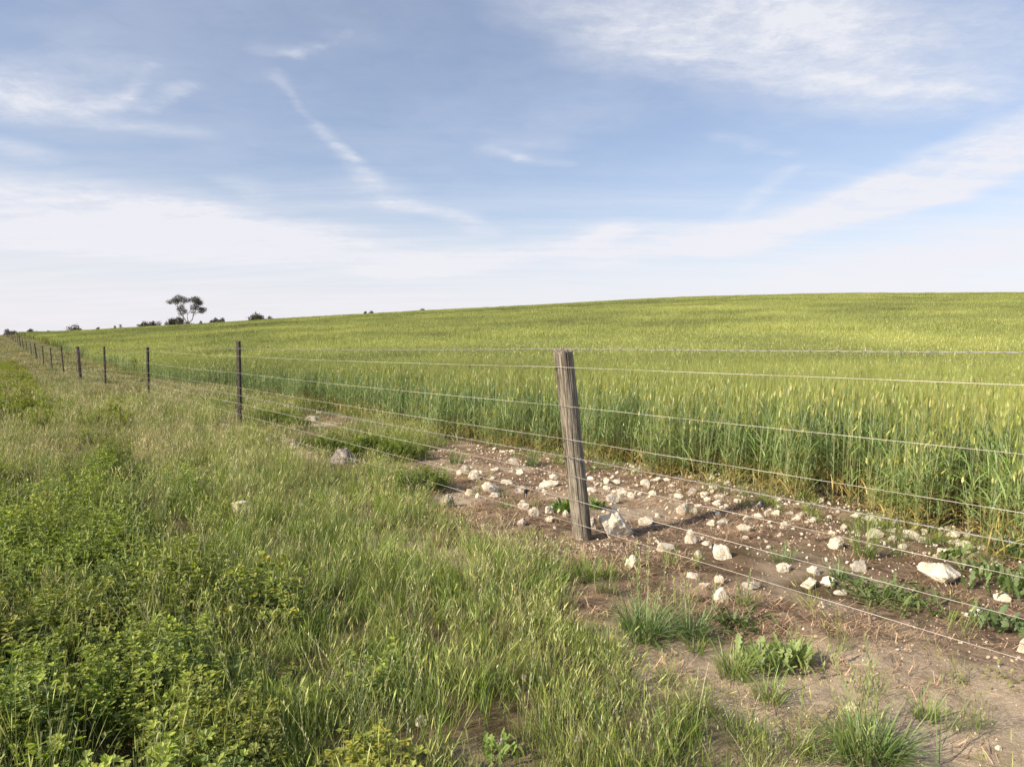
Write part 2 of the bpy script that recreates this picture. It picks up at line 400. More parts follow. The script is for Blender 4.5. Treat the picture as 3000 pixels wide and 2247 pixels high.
M_WOOD, nt = new_mat('weathered_wood')
oc = obj_coord(nt)
mp = node(nt, 'ShaderNodeMapping'); mp.inputs['Scale'].default_value = (60, 60, 3.2); nt.links.new(oc.s, mp.inputs[0])
mp2 = node(nt, 'ShaderNodeMapping'); mp2.inputs['Scale'].default_value = (9, 9, 1.8); nt.links.new(oc.s, mp2.inputs[0])
g1 = noise(nt, S(nt, mp.outputs[0]), 2.2, 6, .65, .3); g2 = noise(nt, S(nt, mp2.outputs[0]), 1.6, 5, .6); g3 = noise(nt, oc, 70, 4, .7)
wc = mixc(nt, maprange(nt, g1, .33, .66), (.11, .092, .07), (.44, .39, .31))
wc = mixc(nt, maprange(nt, g2, .50, .66, 0, .75), wc, (.095, .075, .058))
wc = mixc(nt, maprange(nt, g3, .62, .74, 0, .5), wc, (.34, .32, .25))
wc = mixc(nt, maprange(nt, g1, .66, .76, 0, .6), wc, (.045, .033, .025))
princ(nt, wc, .9, bump(nt, g1 + g3*.3, .010, .9), spec=.15)

M_WOOD2, nt = new_mat('dark_weathered_wood')
g1 = noise(nt, pos_coord(nt), 12, 5, .65)
princ(nt, mixc(nt, maprange(nt, g1, .35, .65), (.075, .06, .048), (.21, .175, .14)), .9, bump(nt, g1, .01), spec=.15)
M_STEEL, nt = new_mat('weathered_steel_post')
oc = obj_coord(nt); s1 = noise(nt, oc, 40, 5, .7); s2 = noise(nt, oc, 7, 3, .6)
stc = mixc(nt, maprange(nt, s1, .40, .66), (.030, .025, .021), (.115, .098, .080))
stc = mixc(nt, maprange(nt, s2, .55, .68, 0, .25), stc, (.12, .07, .042))
princ(nt, stc, .62, bump(nt, s1, .003), metallic=.25, spec=.4)
M_WIRE, nt = new_mat('galvanised_wire')
w1 = noise(nt, pos_coord(nt), 3.0, 4, .6)
princ(nt, mixc(nt, maprange(nt, w1, .35, .65), (.66, .62, .54), (.40, .36, .30)), .45, metallic=.1, spec=.5)
M_BARB, nt = new_mat('dull_barbed_wire')
princ(nt, (.38, .36, .34), .5, metallic=.15, spec=.4)
M_BLACK, nt = new_mat('black_plastic')
princ(nt, (.02, .02, .022), .4)
M_BARK, nt = new_mat('gum_bark')
b1 = noise(nt, obj_coord(nt), 1.5, 4, .6)
princ(nt, mixc(nt, maprange(nt, b1, .4, .6), (.16, .13, .11), (.40, .34, .29)), .85)
M_SNAIL, nt = new_mat('white_chips')
princ(nt, mixc(nt, noise(nt, pos_coord(nt), 30, 2), (.85, .82, .76), (.68, .60, .48)), .7)
M_FLOWER, nt = new_mat('pale_flower')
princ(nt, (.72, .58, .56), .8)

# ------------------------------------------------------------------ ground sheet
ratio1 = np.exp(np.arange(0, math.log(13/.5), .0068))*.5
ratio2 = 13*np.exp(np.arange(.02, math.log(4500/13)+.03, .028))
rr = np.concatenate([[0.02, .15, .3], ratio1, ratio2])
aa = np.concatenate([np.linspace(-62, 62, 520), np.linspace(66, 294, 58)]) * math.pi/180
RR, AA = np.meshgrid(rr, aa, indexing='ij')
GX, GY = RR*np.sin(AA), RR*np.cos(AA)
GZ = gz(GX, GY)
gs, gt = fence_st(GX, GY)
is_bare = jin(BARE, GX, GY, .10)
for p_ in PATCH: is_bare |= jin(p_, GX, GY, .06)
zone_crop = sstep(-.1, .5, gs - crop_edge(gt))
zone_grass = np.where(is_bare, 0., .55) * (gs < crop_edge(gt))
sandz = sstep(3.15, 2.45, GY + (fbm(GX/.8, GY/.8, 21, 3)-.5)*1.6) * sstep(.1, .9, GX)
sandz = np.maximum(sandz*(.95+.5*fbm(GX/.3, GY/.3, 37, 4)), sstep(.60, .72, fbm(GX/.6, GY/.6, 29, 3)) * .8)
mossz = sstep(3.0, 3.5, GY)*sstep(4.9, 4.2, GY)*sstep(.1, .5, GX)*fbm(GX/.35, GY/.35, 31, 3)
k = len(aa); i = np.arange(len(rr)-1)[:, None]*k; j = np.arange(k)[None]; j2 = (j+1) % k
gq = np.stack([i+j, i+k+j, i+k+j2, i+j2], 2).reshape(-1, 4)
gv = np.stack([GX, GY, GZ], 2).reshape(-1, 3)
me = make_mesh('ground', gv, [gq], None, True, (M_GROUND,))
at = me.attributes.new('zone', 'FLOAT_COLOR', 'POINT')
zc = np.ones((len(gv), 4), np.float32); zc[:, 0] = sandz.ravel(); zc[:, 1] = np.maximum(zone_crop, zone_grass).ravel(); zc[:, 2] = mossz.ravel()
at.data.foreach_set('color', zc.ravel())
tag(link('ground', me), kind='structure')

# ------------------------------------------------------------------ scatter with geometry nodes (only for uncountable growth)
def scatter(name, protos, pts, rot, scl, idx, tint, label, cat):
    col = bpy.data.collections.new(name + '_kinds')
    for n_, pm in enumerate(protos):
        o = bpy.data.objects.new('%s_kind_%03d' % (name, n_), pm); col.objects.link(o)
    me = bpy.data.meshes.new(name); me.vertices.add(len(pts)); me.vertices.foreach_set('co', np.asarray(pts, np.float32).ravel())
    def at(nm, typ, key, a, dt=np.float32):
        x = me.attributes.new(nm, typ, 'POINT'); x.data.foreach_set(key, np.asarray(a, dt).ravel())
    at('rot', 'FLOAT_VECTOR', 'vector', rot); at('scl', 'FLOAT_VECTOR', 'vector', scl); at('idx', 'INT', 'value', idx, np.int32); at('tint', 'FLOAT_VECTOR', 'vector', tint)
    me.update()
    o = link(name, me)
    ng = bpy.data.node_groups.new(name, 'GeometryNodeTree')
    ng.interface.new_socket('Geometry', in_out='INPUT', socket_type='NodeSocketGeometry')
    ng.interface.new_socket('Geometry', in_out='OUTPUT', socket_type='NodeSocketGeometry')
    gi = ng.nodes.new('NodeGroupInput'); go = ng.nodes.new('NodeGroupOutput')
    ci = ng.nodes.new('GeometryNodeCollectionInfo'); ci.inputs['Collection'].default_value = col
    ci.inputs['Separate Children'].default_value = True; ci.inputs['Reset Children'].default_value = True
    ip = ng.nodes.new('GeometryNodeInstanceOnPoints'); ip.inputs['Pick Instance'].default_value = True
    def na(nm, typ):
        x = ng.nodes.new('GeometryNodeInputNamedAttribute'); x.data_type = typ; x.inputs['Name'].default_value = nm
        return [s for s in x.outputs if s.enabled and s.name == 'Attribute'][0]
    er = ng.nodes.new('FunctionNodeEulerToRotation'); ng.links.new(na('rot', 'FLOAT_VECTOR'), er.inputs[0])
    ng.links.new(gi.outputs[0], ip.inputs['Points']); ng.links.new(ci.outputs[0], ip.inputs['Instance'])
    ng.links.new(na('idx', 'INT'), ip.inputs['Instance Index']); ng.links.new(er.outputs[0], ip.inputs['Rotation'])
    ng.links.new(na('scl', 'FLOAT_VECTOR'), ip.inputs['Scale']); ng.links.new(ip.outputs[0], go.inputs[0])
    md = o.modifiers.new('growth', 'NODES'); md.node_group = ng
    tag(o, label, cat, kind='stuff')
    return o
def sector(rng, r0, r1, dens, az0=-50, az1=47):
    area = .5*(r1*r1-r0*r0)*R(az1-az0); n = int(area*dens)
    r = np.sqrt(rng.uniform(r0*r0, r1*r1, n)); a = R(1)*rng.uniform(az0, az1, n)
    return r*np.sin(a), r*np.cos(a)

# ------------------------------------------------------------------ barley
def barley(seed, n, rad, det):
    rng = np.random.default_rng(seed); b = Buf()
    for k_ in range(n):
        a = rng.uniform(0, 2*math.pi); d = rad*math.sqrt(rng.uniform()); x, y = d*math.cos(a), d*math.sin(a)
        H = rng.uniform(.58, .86); la = rng.normal(.3, 1.2); ln = abs(rng.normal(0, .05)) + .01
        stemc = np.array([.26, .34, .18]) * rng.uniform(.8, 1.2)
        headc = np.array([.47, .47, .15]) * rng.uniform(.75, 1.15) * (1 if rng.uniform() > .3 else np.array([.75, .95, .8]))
        ctr = blades(b, rng, [[x, y, 0]], la, H, .0042 if det else .006, ln, rng.uniform(0, .14), 5 if det else 2, (.26, .23, .09), stemc, 'stem', 1.5)
        if det: blades(b, rng, [[x, y, 0]], la, H, .0036, ln, .05, 3, (.24, .22, .09), stemc, 'stem', 1.5)
        tip = ctr[0, -1]; tan = ctr[0, -1] - ctr[0, -2]; tan /= np.linalg.norm(tan)
        nl = rng.integers(4, 7) if det else 2
        hs = np.sort(rng.uniform(.04, .80, nl)); hs[0] = rng.uniform(.02, .12)
        bp = np.stack([np.interp(hs, np.linspace(0, 1, ctr.shape[1]), ctr[0, :, q]) for q in range(3)], 1)
        low = hs < .22
        lc = np.where(low[:, None] & (rng.uniform(size=(nl, 1)) < .75), np.array([[.44, .34, .11]]), np.array([[.18, .285, .08]]))
        blades(b, rng, bp, rng.uniform(0, 2*math.pi, nl), rng.uniform(.14, .27, nl), rng.uniform(.007, .013, nl)*(1 if det else 1.5), rng.uniform(.15, .6, nl), rng.uniform(.4, 1.9, nl), 5 if det else 3, lc*.9, lc*1.15, 'blade', .9)
        nod = rng.uniform(-.1, .45); ha = la + rng.normal(0, .6)
        HL = rng.uniform(.055, .085)
        if rng.uniform() < .12: continue
        th0 = ln + .1 + max(nod, 0)*.5
        for tw in ((0, 1.5) if det else (0,)):
            hc = blades(b, rng, [tip], ha+0*tw, HL, .0125 if det else .017, th0, nod*.5, 4 if det else 2, headc*.9, headc*1.1, 'head', .01 + tw)
        hp = hc[0]
        na_ = 20 if det else 7
        s_ = rng.uniform(0, 1, na_); bs = np.stack([np.interp(s_, np.linspace(0, 1, len(hp)), hp[:, q]) for q in range(3)], 1)
        al = rng.uniform(.09, .14, na_)
        blades(b, rng, bs, ha + rng.normal(0, 1.3, na_), al, .0011 if det else .0028, th0 + nod*.5 + rng.normal(0, .16, na_), rng.uniform(0, .25, na_), 2 if det else 1, np.array([.22, .275, .055]), np.array([.34, .375, .095]), 'blade', 1.5)
    return b
def barley_far(seed, n, rad):
    rng = np.random.default_rng(seed); b = Buf()
    a = rng.uniform(0, 2*math.pi, n); d = rad*np.sqrt(rng.uniform(size=n)); x, y = d*np.cos(a), d*np.sin(a)
    H = rng.uniform(.80, 1.0, n)
    bs = np.stack([x, y, np.zeros(n)], 1)
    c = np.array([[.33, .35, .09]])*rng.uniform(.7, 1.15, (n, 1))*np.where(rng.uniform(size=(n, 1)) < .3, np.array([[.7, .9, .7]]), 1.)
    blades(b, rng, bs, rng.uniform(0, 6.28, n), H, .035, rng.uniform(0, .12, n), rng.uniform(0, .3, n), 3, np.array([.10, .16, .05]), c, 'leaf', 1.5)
    n2 = n
    up = bs + np.array([0, 0, .62])
    blades(b, rng, up, rng.uniform(0, 6.28, n2), rng.uniform(.2, .33, n2), .022, rng.uniform(.05, .35, n2), rng.uniform(0, .4, n2), 2, c*.8, c*1.2, 'blade', 1.5)
    return b
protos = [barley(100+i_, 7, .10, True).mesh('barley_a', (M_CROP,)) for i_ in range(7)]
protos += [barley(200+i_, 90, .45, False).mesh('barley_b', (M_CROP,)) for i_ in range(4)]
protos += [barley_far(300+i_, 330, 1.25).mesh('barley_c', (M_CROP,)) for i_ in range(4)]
rng = np.random.default_rng(5)
PX, PY, ID, SC = [], [], [], []
for (r0, r1, dens, i0, i1, sc0, depth) in ((2.5, 9, 46, 0, 7, 1, 0), (9, 20, 34, 0, 7, 1.0, 0), (20, 34, 22, 0, 7, 1.05, 1.6), (20, 34, 7, 7, 11, 1, 0), (34, 80, 3.6, 7, 11, 1.05, 0), (78, 215, .62, 11, 15, 1.0, 0), (34, 78, .5, 11, 15, 1.0, 0)):
    x, y = sector(rng, r0, r1, dens, -40, 50)
    s_, t_ = fence_st(x, y); ed = crop_edge(t_) + (fbm(x/.45, y/.45, 41, 3)-.5)*1.1 + (vnoise(x/.12, y/.12, 8)-.5)*.35
    if i0 >= 7: ed = ed + .35
    if i0 >= 11: ed = ed + .9
    ok = s_ > ed
    if depth: ok &= s_ < ed + depth
    x, y = x[ok], y[ok]
    PX.append(x); PY.append(y); ID.append(rng.integers(i0, i1, len(x))); SC.append(sc0*rng.uniform(.93, 1.07, len(x)))
x, y, ID, SC = map(np.concatenate, (PX, PY, ID, SC)); n = len(x)
s_, t_ = fence_st(x, y); de = s_ - crop_edge(t_); r = np.hypot(x, y)
pos = np.stack([x, y, gz(x, y)-.01], 1)
rot = np.stack([rng.normal(0, .035, n), rng.normal(0, .035, n), rng.uniform(0, 6.28, n)], 1)
rot[:, 2] = np.where(ID < 11, rng.normal(0, .5, n), rot[:, 2])
patch = fbm(x/4.5, y/4.5, 61, 4)*.55 + fbm(x/16, y/11, 67, 3)*.45
hgt = SC * (.86 + .16*patch + .12*(vnoise(x/.45, y/.45, 63)-.3)) * np.where(de < .35, rng.uniform(.5, 1.03, n), 1)
scl = np.stack([SC, SC, hgt], 1)
tint = np.zeros((n, 3)); tint[:, 0] = np.clip((patch-.5)*.9 + rng.normal(0, .08, n), 0, .5); tint[:, 1] = np.clip((patch-.5)*1.7 + .0 + rng.normal(0, .10, n), -.45, .5)
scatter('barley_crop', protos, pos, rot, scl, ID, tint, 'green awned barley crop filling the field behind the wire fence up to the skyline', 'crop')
print('barley', n)

# ------------------------------------------------------------------ verge grass
def grass_clump(seed, kind):
    rng = np.random.default_rng(seed); b = Buf()
    n = {'green': 34, 'seedy': 24, 'dry': 20, 'rye': 16}[kind]
    def base(n, rad=.06):
        a = rng.uniform(0, 6.28, n); d = rad*np.sqrt(rng.uniform(size=n)); return np.stack([d*np.cos(a), d*np.sin(a), np.full(n, -.01)], 1)
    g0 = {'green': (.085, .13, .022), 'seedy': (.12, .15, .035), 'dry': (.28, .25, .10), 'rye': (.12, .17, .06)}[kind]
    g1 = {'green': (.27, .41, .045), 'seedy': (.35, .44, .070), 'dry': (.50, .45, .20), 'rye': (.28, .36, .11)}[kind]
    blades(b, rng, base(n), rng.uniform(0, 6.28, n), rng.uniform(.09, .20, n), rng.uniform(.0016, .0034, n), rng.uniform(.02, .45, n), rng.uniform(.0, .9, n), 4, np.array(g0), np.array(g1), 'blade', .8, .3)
    if kind in ('seedy', 'dry'):
        m = 9
        sc0 = np.array([.25, .27, .09]) if kind == 'seedy' else np.array([.42, .37, .19])
        hc0 = np.array([.48, .52, .14]) if kind == 'seedy' else np.array([.62, .54, .30])
        ctr = blades(b, rng, base(m), rng.normal(.2, 1.0, m), rng.uniform(.14, .22, m), .0018, rng.uniform(.0, .25, m), rng.uniform(0, .5, m), 4, sc0*.8, sc0, 'stem', 1.5)
        for q in range(m):
            tip = ctr[q, -1]; tn = ctr[q, -1]-ctr[q, -2]; th = math.atan2(np.hypot(tn[0], tn[1]), tn[2]); az = math.atan2(tn[1], tn[0])
            h = blades(b, rng, [tip], az, rng.uniform(.03, .05), .0040, th, .25, 3, hc0*.9, hc0*rng.uniform(.9, 1.15), 'head', 1.5)
            na_ = 9; s_ = rng.uniform(0, 1, na_); bs = np.stack([np.interp(s_, np.linspace(0, 1, 4), h[0, :, w]) for w in range(3)], 1)
            blades(b, rng, bs, az + rng.normal(0, 1.3, na_), rng.uniform(.015, .028, na_), .0009, th + rng.normal(.05, .28, na_), 0, 1, hc0*.85, hc0*1.05, 'blade', 1.5)
    if kind == 'rye':
        m = 4
        ctr = blades(b, rng, base(m), rng.normal(.3, 1.2, m), rng.uniform(.25, .40, m), .0024, rng.uniform(0, .25, m), rng.uniform(.1, .7, m), 8, np.array([.16, .20, .07]), np.array([.42, .42, .20]), 'stem', 1.5)
        for q in range(m):
            for w in range(9):
                f = .5 + .5*w/9; p_ = np.array([np.interp(f, np.linspace(0, 1, 9), ctr[q, :, e]) for e in range(3)])
                blades(b, rng, [p_], rng.uniform(0, 6.28), .017, .0042, .35, 0, 2, np.array([.38, .40, .17]), np.array([.52, .50, .26]), 'head', 1.5)
    return b
def grass_far(seed, dry):
    rng = np.random.default_rng(seed); b = Buf(); n = 400
    a = rng.uniform(0, 6.28, n); d = .62*np.sqrt(rng.uniform(size=n)); bs = np.stack([d*np.cos(a), d*np.sin(a), np.full(n, -.01)], 1)
    c = np.array([[.26, .28, .10]])*rng.uniform(.7, 1.25, (n, 1))
    if dry: c = np.array([[.42, .37, .18]])*rng.uniform(.65, 1.2, (n, 1))
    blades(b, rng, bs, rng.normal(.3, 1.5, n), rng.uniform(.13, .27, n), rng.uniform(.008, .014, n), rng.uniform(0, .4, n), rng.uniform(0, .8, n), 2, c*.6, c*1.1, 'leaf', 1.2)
    return b
kinds = ['green']*4 + ['seedy']*4 + ['dry']*3 + ['rye']*3
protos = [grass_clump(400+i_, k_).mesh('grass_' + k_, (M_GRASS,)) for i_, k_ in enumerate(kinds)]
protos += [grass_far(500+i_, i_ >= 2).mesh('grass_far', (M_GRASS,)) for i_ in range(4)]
rng = np.random.default_rng(9)
X, Y, I, Z = [], [], [], []
for (r0, r1, dens, sc0, far) in ((1.0, 3.4, 190, .9, 0), (3.4, 6, 160, .95, 0), (6, 11, 95, 1.05, 0), (11, 20, 38, 1.3, 0), (18, 42, 6.5, 1.0, 1), (42, 130, 2.0, 1.35, 1), (130, 320, .35, 2.4, 1)):
    x, y = sector(rng, r0, r1, dens, -56, 47)
    s_, t_ = fence_st(x, y)
    inb = jin(BARE, x, y, .10)
    for p_ in PATCH: inb |= jin(p_, x, y, .06)
    ina = np.zeros(len(x), bool)
    for p_ in ALF: ina |= jin(p_, x, y, .08 + .0*r0)
    keep = rng.uniform(size=len(x)) < np.where(inb, .012 + .26*(s_ < -.35)*(fbm(x/.35, y/.35, 77, 3) > .50) + .30*(s_ > crop_edge(t_)-.38), np.where(ina, .33, 1.0))
    keep &= (s_ < crop_edge(t_) + .15) | (r0 >= 130)
    # patchy strip on the field side of the fence
    keep &= ~((s_ > .5) & (fbm(x/.6, y/.6, 71, 3) > .56) & (r0 < 40))
    keep &= ~((vnoise(x/.22, y/.22, 73) > .84) & (r0 < 11))
    for qx, qy, qw in ((313, 1166, 50), (708, 1500, 60), (1018, 1357, 95), (861, 1320, 26), (820, 1539, 20)):
        cx_, cy_ = pxg(qx, qy); ra = max(qw/FPX*cy_*.62, .05); u_ = np.array([cx_, cy_])/math.hypot(cx_, cy_)
        al_ = (x-cx_)*u_[0]+(y-cy_)*u_[1]; pe_ = (x-cx_)*u_[1]-(y-cy_)*u_[0]
        keep &= ~((np.abs(pe_) < ra) & (al_ < ra) & (al_ > -ra*.6-.12*cy_**.5))
    x, y = x[keep], y[keep]; s_, t_ = s_[keep], t_[keep]; ina = ina[keep]; inb = inb[keep]
    m = len(x); r = np.hypot(x, y)
    dryf = sstep(4.0, 10, r)*.52 + (fbm(x/1.3, y/1.3, 81, 3)-.5)*1.1 - .02
    dryf = np.where((s_ > .3), dryf-.25, dryf)
    u = rng.uniform(size=m)
    if far: idx = np.where(u < dryf + .1, rng.integers(16, 18, m), rng.integers(14, 16, m))
    else:
        idx = np.where(u < dryf*.7, rng.integers(8, 11, m), np.where(u < .48+dryf*.3, rng.integers(4, 8, m), np.where(u < .90, rng.integers(0, 4, m), rng.integers(11, 14, m))))
        idx = np.where((r < 2.9) & (idx >= 8) & (idx < 11), rng.integers(4, 8, m), idx)
    hs = (.62 + .66*fbm(x/.7, y/.7, 91, 3)) * rng.uniform(.8, 1.2, m)
    edge = jin(BARE, x + .25, y + .1, .10)
    hs = np.where(edge | inb, hs*.72, hs); hs = np.where(ina, hs*1.3, hs)
    X.append(x); Y.append(y); I.append(idx); Z.append(np.stack([np.full(m, sc0), np.full(m, sc0), hs*(sc0 if not far else 1.0)], 1))
x, y, I, Z = np.concatenate(X), np.concatenate(Y), np.concatenate(I), np.concatenate(Z); n = len(x)
tint = np.zeros((n, 3)); r = np.hypot(x, y)
tint[:, 0] = np.clip((fbm(x/.9, y/.9, 95, 3)-.45)*.9 + .20*sstep(4.5, 10, r) - .16 + rng.normal(0, .1, n), 0, .8)
tint[:, 1] = np.clip((fbm(x/.6, y/.6, 97, 3)-.5)*.7 + rng.normal(0, .12, n), -.4, .5)
rot = np.stack([rng.normal(0, .10, n), rng.normal(.05, .10, n), rng.uniform(0, 6.28, n)], 1)
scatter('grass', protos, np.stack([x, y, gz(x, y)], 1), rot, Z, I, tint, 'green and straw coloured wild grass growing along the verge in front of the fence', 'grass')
print('grass', n)

# ------------------------------------------------------------------ alfalfa
def leaflets(buf, rng, p, az, el, L, W, c):
    """folded oval leaflets: p base points, az heading, el elevation"""
    n = len(p); f = np.stack([np.cos(az)*np.cos(el), np.sin(az)*np.cos(el), np.sin(el)], 1)
    sd = np.stack([-np.sin(az), np.cos(az), np.zeros(n)], 1); up = np.cross(f, sd)
    L = np.broadcast_to(L, (n,))[:, None]; W = np.broadcast_to(W, (n,))[:, None]
    v = [p, p+f*L*.30-sd*W*.40+up*W*.12, p+f*L*.30+sd*W*.40+up*W*.12, p+f*L*.72-sd*W*.46+up*W*.10, p+f*L*.72+sd*W*.46+up*W*.10, p+f*L*1.0-up*L*.08, p+f*L*.5-up*W*.06]
    v = np.stack(v, 1).reshape(-1, 3); b = np.arange(n)[:, None]*7
    q = np.concatenate([b+np.array([[1, 3, 5, 6]]), b+np.array([[2, 6, 5, 4]])], 0); t = np.concatenate([b+np.array([[0, 1, 6]]), b+np.array([[0, 6, 2]])], 0)
    cc = np.repeat(np.asarray(c, float).reshape(-1, 3) * np.ones((n, 1)), 7, 0)
    buf.add(v, q, t, cc)
def alfalfa(seed, big=1.0, dens=1.0, yellow=0.0):
    rng = np.random.default_rng(seed); b = Buf()
    for k_ in range(7):
        a0 = rng.uniform(0, 6.28); H = rng.uniform(.15, .30)
        ctr = blades(b, rng, [[rng.normal(0, .04), rng.normal(0, .04), -.01]], a0, H, .0028, rng.uniform(.05, .5), rng.uniform(-.3, .5), 6, (.16, .17, .07), (.17, .24, .07), 'stem', 1.5)[0]
        nn = int(17*dens); f = rng.uniform(.15, 1, nn)
        p = np.stack([np.interp(f, np.linspace(0, 1, 7), ctr[:, e]) for e in range(3)], 1)
        pa = rng.uniform(0, 6.28, nn); pl = rng.uniform(.012, .045, nn)*(1.15-f)
        p = p + np.stack([np.cos(pa)*pl, np.sin(pa)*pl, pl*.6], 1)
        cg = np.array([.22, .295, .07])*rng.uniform(.7, 1.25, (nn, 1)); top = (f > .8)[:, None]
        cg = np.where(top, cg*np.array([1.5, 1.35, .9]), cg)
        yy = rng.uniform(size=(nn, 1)) < yellow; cg = np.where(yy, np.array([.46, .44, .07])*rng.uniform(.8, 1.2, (nn, 1)), cg)
        LL = rng.uniform(.013, .021, nn)*big; e0 = rng.uniform(-.1, .9, nn)
        for da in (-1.0, 0, 1.0): leaflets(b, rng, p, pa+da+rng.normal(0, .15, nn), e0+rng.normal(0, .2, nn), LL, LL*.58, cg)
    return b
protos = [alfalfa(600+i_).mesh('alfalfa_a', (M_LEAF,)) for i_ in range(6)] + [alfalfa(620+i_, 1.35, .8, .22).mesh('alfalfa_b', (M_LEAF,)) for i_ in range(3)] + [alfalfa(640+i_, 1.5, 1.0).mesh('alfalfa_c', (M_LEAF,)) for i_ in range(2)]
rng = np.random.default_rng(12)
X, Y, I, Z = [], [], [], []
for (r0, r1, dens, sc0, i0, i1) in ((1.0, 5, 130, 1.05, 0, 6), (5, 12, 55, 1.15, 0, 6), (12, 60, 20, 1.35, 9, 11)):
    x, y = sector(rng, r0, r1, dens, -56, 30)
    ia = [jin(p_, x, y, .10) for p_ in ALF]; ina = np.zeros(len(x), bool)
    for q in ia: ina |= q
    stray = (fbm(x/.5, y/.5, 111, 3) > .60) & (x < .1 - .2*(r0 > 5)) & (rng.uniform(size=len(x)) < .5)
    s_, t_ = fence_st(x, y); stray &= (s_ < -1.6)
    keep = (ina & (fbm(x/.40, y/.40, 113, 2) > .35)) | stray
    idx = rng.integers(i0, i1, len(x))
    yel = ia[1] | ia[2] | ia[5]; idx = np.where(yel & (r0 < 12), rng.integers(6, 9, len(x)), idx)
    x, y, idx = x[keep], y[keep], idx[keep]
    X.append(x); Y.append(y); I.append(idx); h = sc0*(.25+1.35*fbm(x/.5, y/.5, 115, 3))*rng.uniform(.85, 1.15, len(x)); Z.append(np.stack([h*.5+sc0*.5]*2+[h], 1))
x, y, I, Z = np.concatenate(X), np.concatenate(Y), np.concatenate(I), np.concatenate(Z); n = len(x)
tint = np.zeros((n, 3)); tint[:, 0] = np.clip((fbm(x/.5, y/.5, 117, 3)-.50)*1.2 + .25*sstep(8, 20, np.hypot(x, y)), 0, .5); tint[:, 1] = np.clip((fbm(x/.35, y/.35, 119, 2)-.5)*.6 + rng.normal(0, .12, n), -.4, .4)
rot = np.stack([rng.normal(0, .15, n), rng.normal(0, .15, n), rng.uniform(0, 6.28, n)], 1)
scatter('alfalfa', protos, np.stack([x, y, gz(x, y)], 1), rot, Z, I, tint, 'bright green alfalfa spreading over the left side of the verge', 'ground cover')
print('alfalfa', n)

# ------------------------------------------------------------------ litter and chips on the bare soil
def litter(seed):
    rng = np.random.default_rng(seed); b = Buf(); n = 26
    bs = np.stack([rng.uniform(-.06, .06, n), rng.uniform(-.06, .06, n), rng.uniform(.002, .012, n)], 1)
    c = np.array([[.58, .41, .25]])*rng.uniform(.25, 1.3, (n, 1))
    blades(b, rng, bs, rng.uniform(0, 6.28, n), rng.uniform(.02, .075, n), rng.uniform(.0018, .0034, n), rng.uniform(1.0, 1.5, n), rng.uniform(-.25, .25, n), 2, c, c*1.1, 'stem', .5)
    return b
protos = [litter(700+i_).mesh('litter', (M_STRAW,)) for i_ in range(5)]
rng = np.random.default_rng(15)
x, y = sector(rng, 1.6, 13, 130, -35, 50)
s_, t_ = fence_st(x, y)
keep = jin(BARE, x, y, .12) & (rng.uniform(size=len(x)) < .05 + .95*sstep(.38, .55, fbm(x/.45, y/.45, 121, 3)) * (1 - .7*sstep(3.0, 2.4, y)))
x, y = x[keep], y[keep]; n = len(x)
tint = np.zeros((n, 3)); tint[:, 1] = rng.normal(0, .2, n)
scatter('dry_litter', protos, np.stack([x, y, gz(x, y)], 1), np.stack([np.zeros(n), np.zeros(n), rng.uniform(0, 6.28, n)], 1), np.ones((n, 3)), rng.integers(0, 5, n), tint, 'brown dead straw littering the bare soil under the fence', 'straw')
print('litter', n)

def rock_mesh(seed, sx=1, sy=1, sz=1, sub=3, planes=11, rough=.05, cut=.62):
    """unit rock: sphere cut by random planes, then roughened; flat faces"""
    import bmesh
    rng = np.random.default_rng(seed)
    bm = bmesh.new(); bmesh.ops.create_icosphere(bm, subdivisions=sub, radius=1.0)
    v = np.array([q.co[:] for q in bm.verts])
    for _ in range(planes):
        nv = rng.normal(size=3); nv /= np.linalg.norm(nv); d = rng.uniform(cut*.85, .9)
        over = v @ nv - d; v = v - np.clip(over, 0, None)[:, None]*nv[None]*.94
    ns = (fbm(v[:, 0]*2.5+v[:, 2]*1.7+seed, v[:, 1]*2.5-v[:, 2]*1.3, seed, 4)-.5)
    ns2 = fbm(v[:, 0]*6+v[:, 2]*3+seed, v[:, 1]*6-v[:, 2]*5, seed+5, 3)-.5
    v = v*(1+ns[:, None]*rough*11+ns2[:, None]*rough*4)
    v = v*np.array([sx, sy, sz])
    f = np.array([[q.index for q in p_.verts] for p_ in bm.faces]); bm.free()
    return make_mesh('rock', v, [f], None, False, (M_ROCK,))
chips = []
for i_ in range(6):
    cm = rock_mesh(800+i_, .9, .75, .6, 1, 5, .05); cm.materials.clear(); cm.materials.append(M_SNAIL if i_ < 3 else M_ROCK); chips.append(cm)
rng = np.random.default_rng(17)
x, y = sector(rng, 1.6, 14, 260, -35, 50)
s_, t_ = fence_st(x, y)
pb = pxg(1720, 1590)
dp = np.hypot(x-pb[0], y-pb[1])
dens = .14 + 1.1*sstep(.3, 1.6, s_)*(.3+fbm(x/.4, y/.4, 131, 3)) 
keep = jin(BARE, x, y, .10) & (rng.uniform(size=len(x)) < dens)
x, y = x[keep], y[keep]
nx = rng.normal(pb[0], .28, 330); ny = rng.normal(pb[1]-.08, .13, 330)
x = np.concatenate([x, nx]); y = np.concatenate([y, ny]); n = len(x)
s_, _ = fence_st(x, y)
sz = .0032 + rng.exponential(.0030, n)*np.where(s_ > .6, 1.7, .8); sz = np.clip(sz, .003, .02)
ci_ = np.where(sz < .007, rng.integers(0, 3, n), rng.integers(3, 6, n))
scatter('gravel', chips, np.stack([x, y, gz(x, y)+sz*.3], 1), rng.uniform(0, 6.28, (n, 3)), np.stack([sz]*3, 1), ci_, np.zeros((n, 3)), 'tiny white snail shells and limestone chips sprinkled on the bare soil', 'gravel')
print('chips', n)
M_CLOD, nt = new_mat('soil_clod')
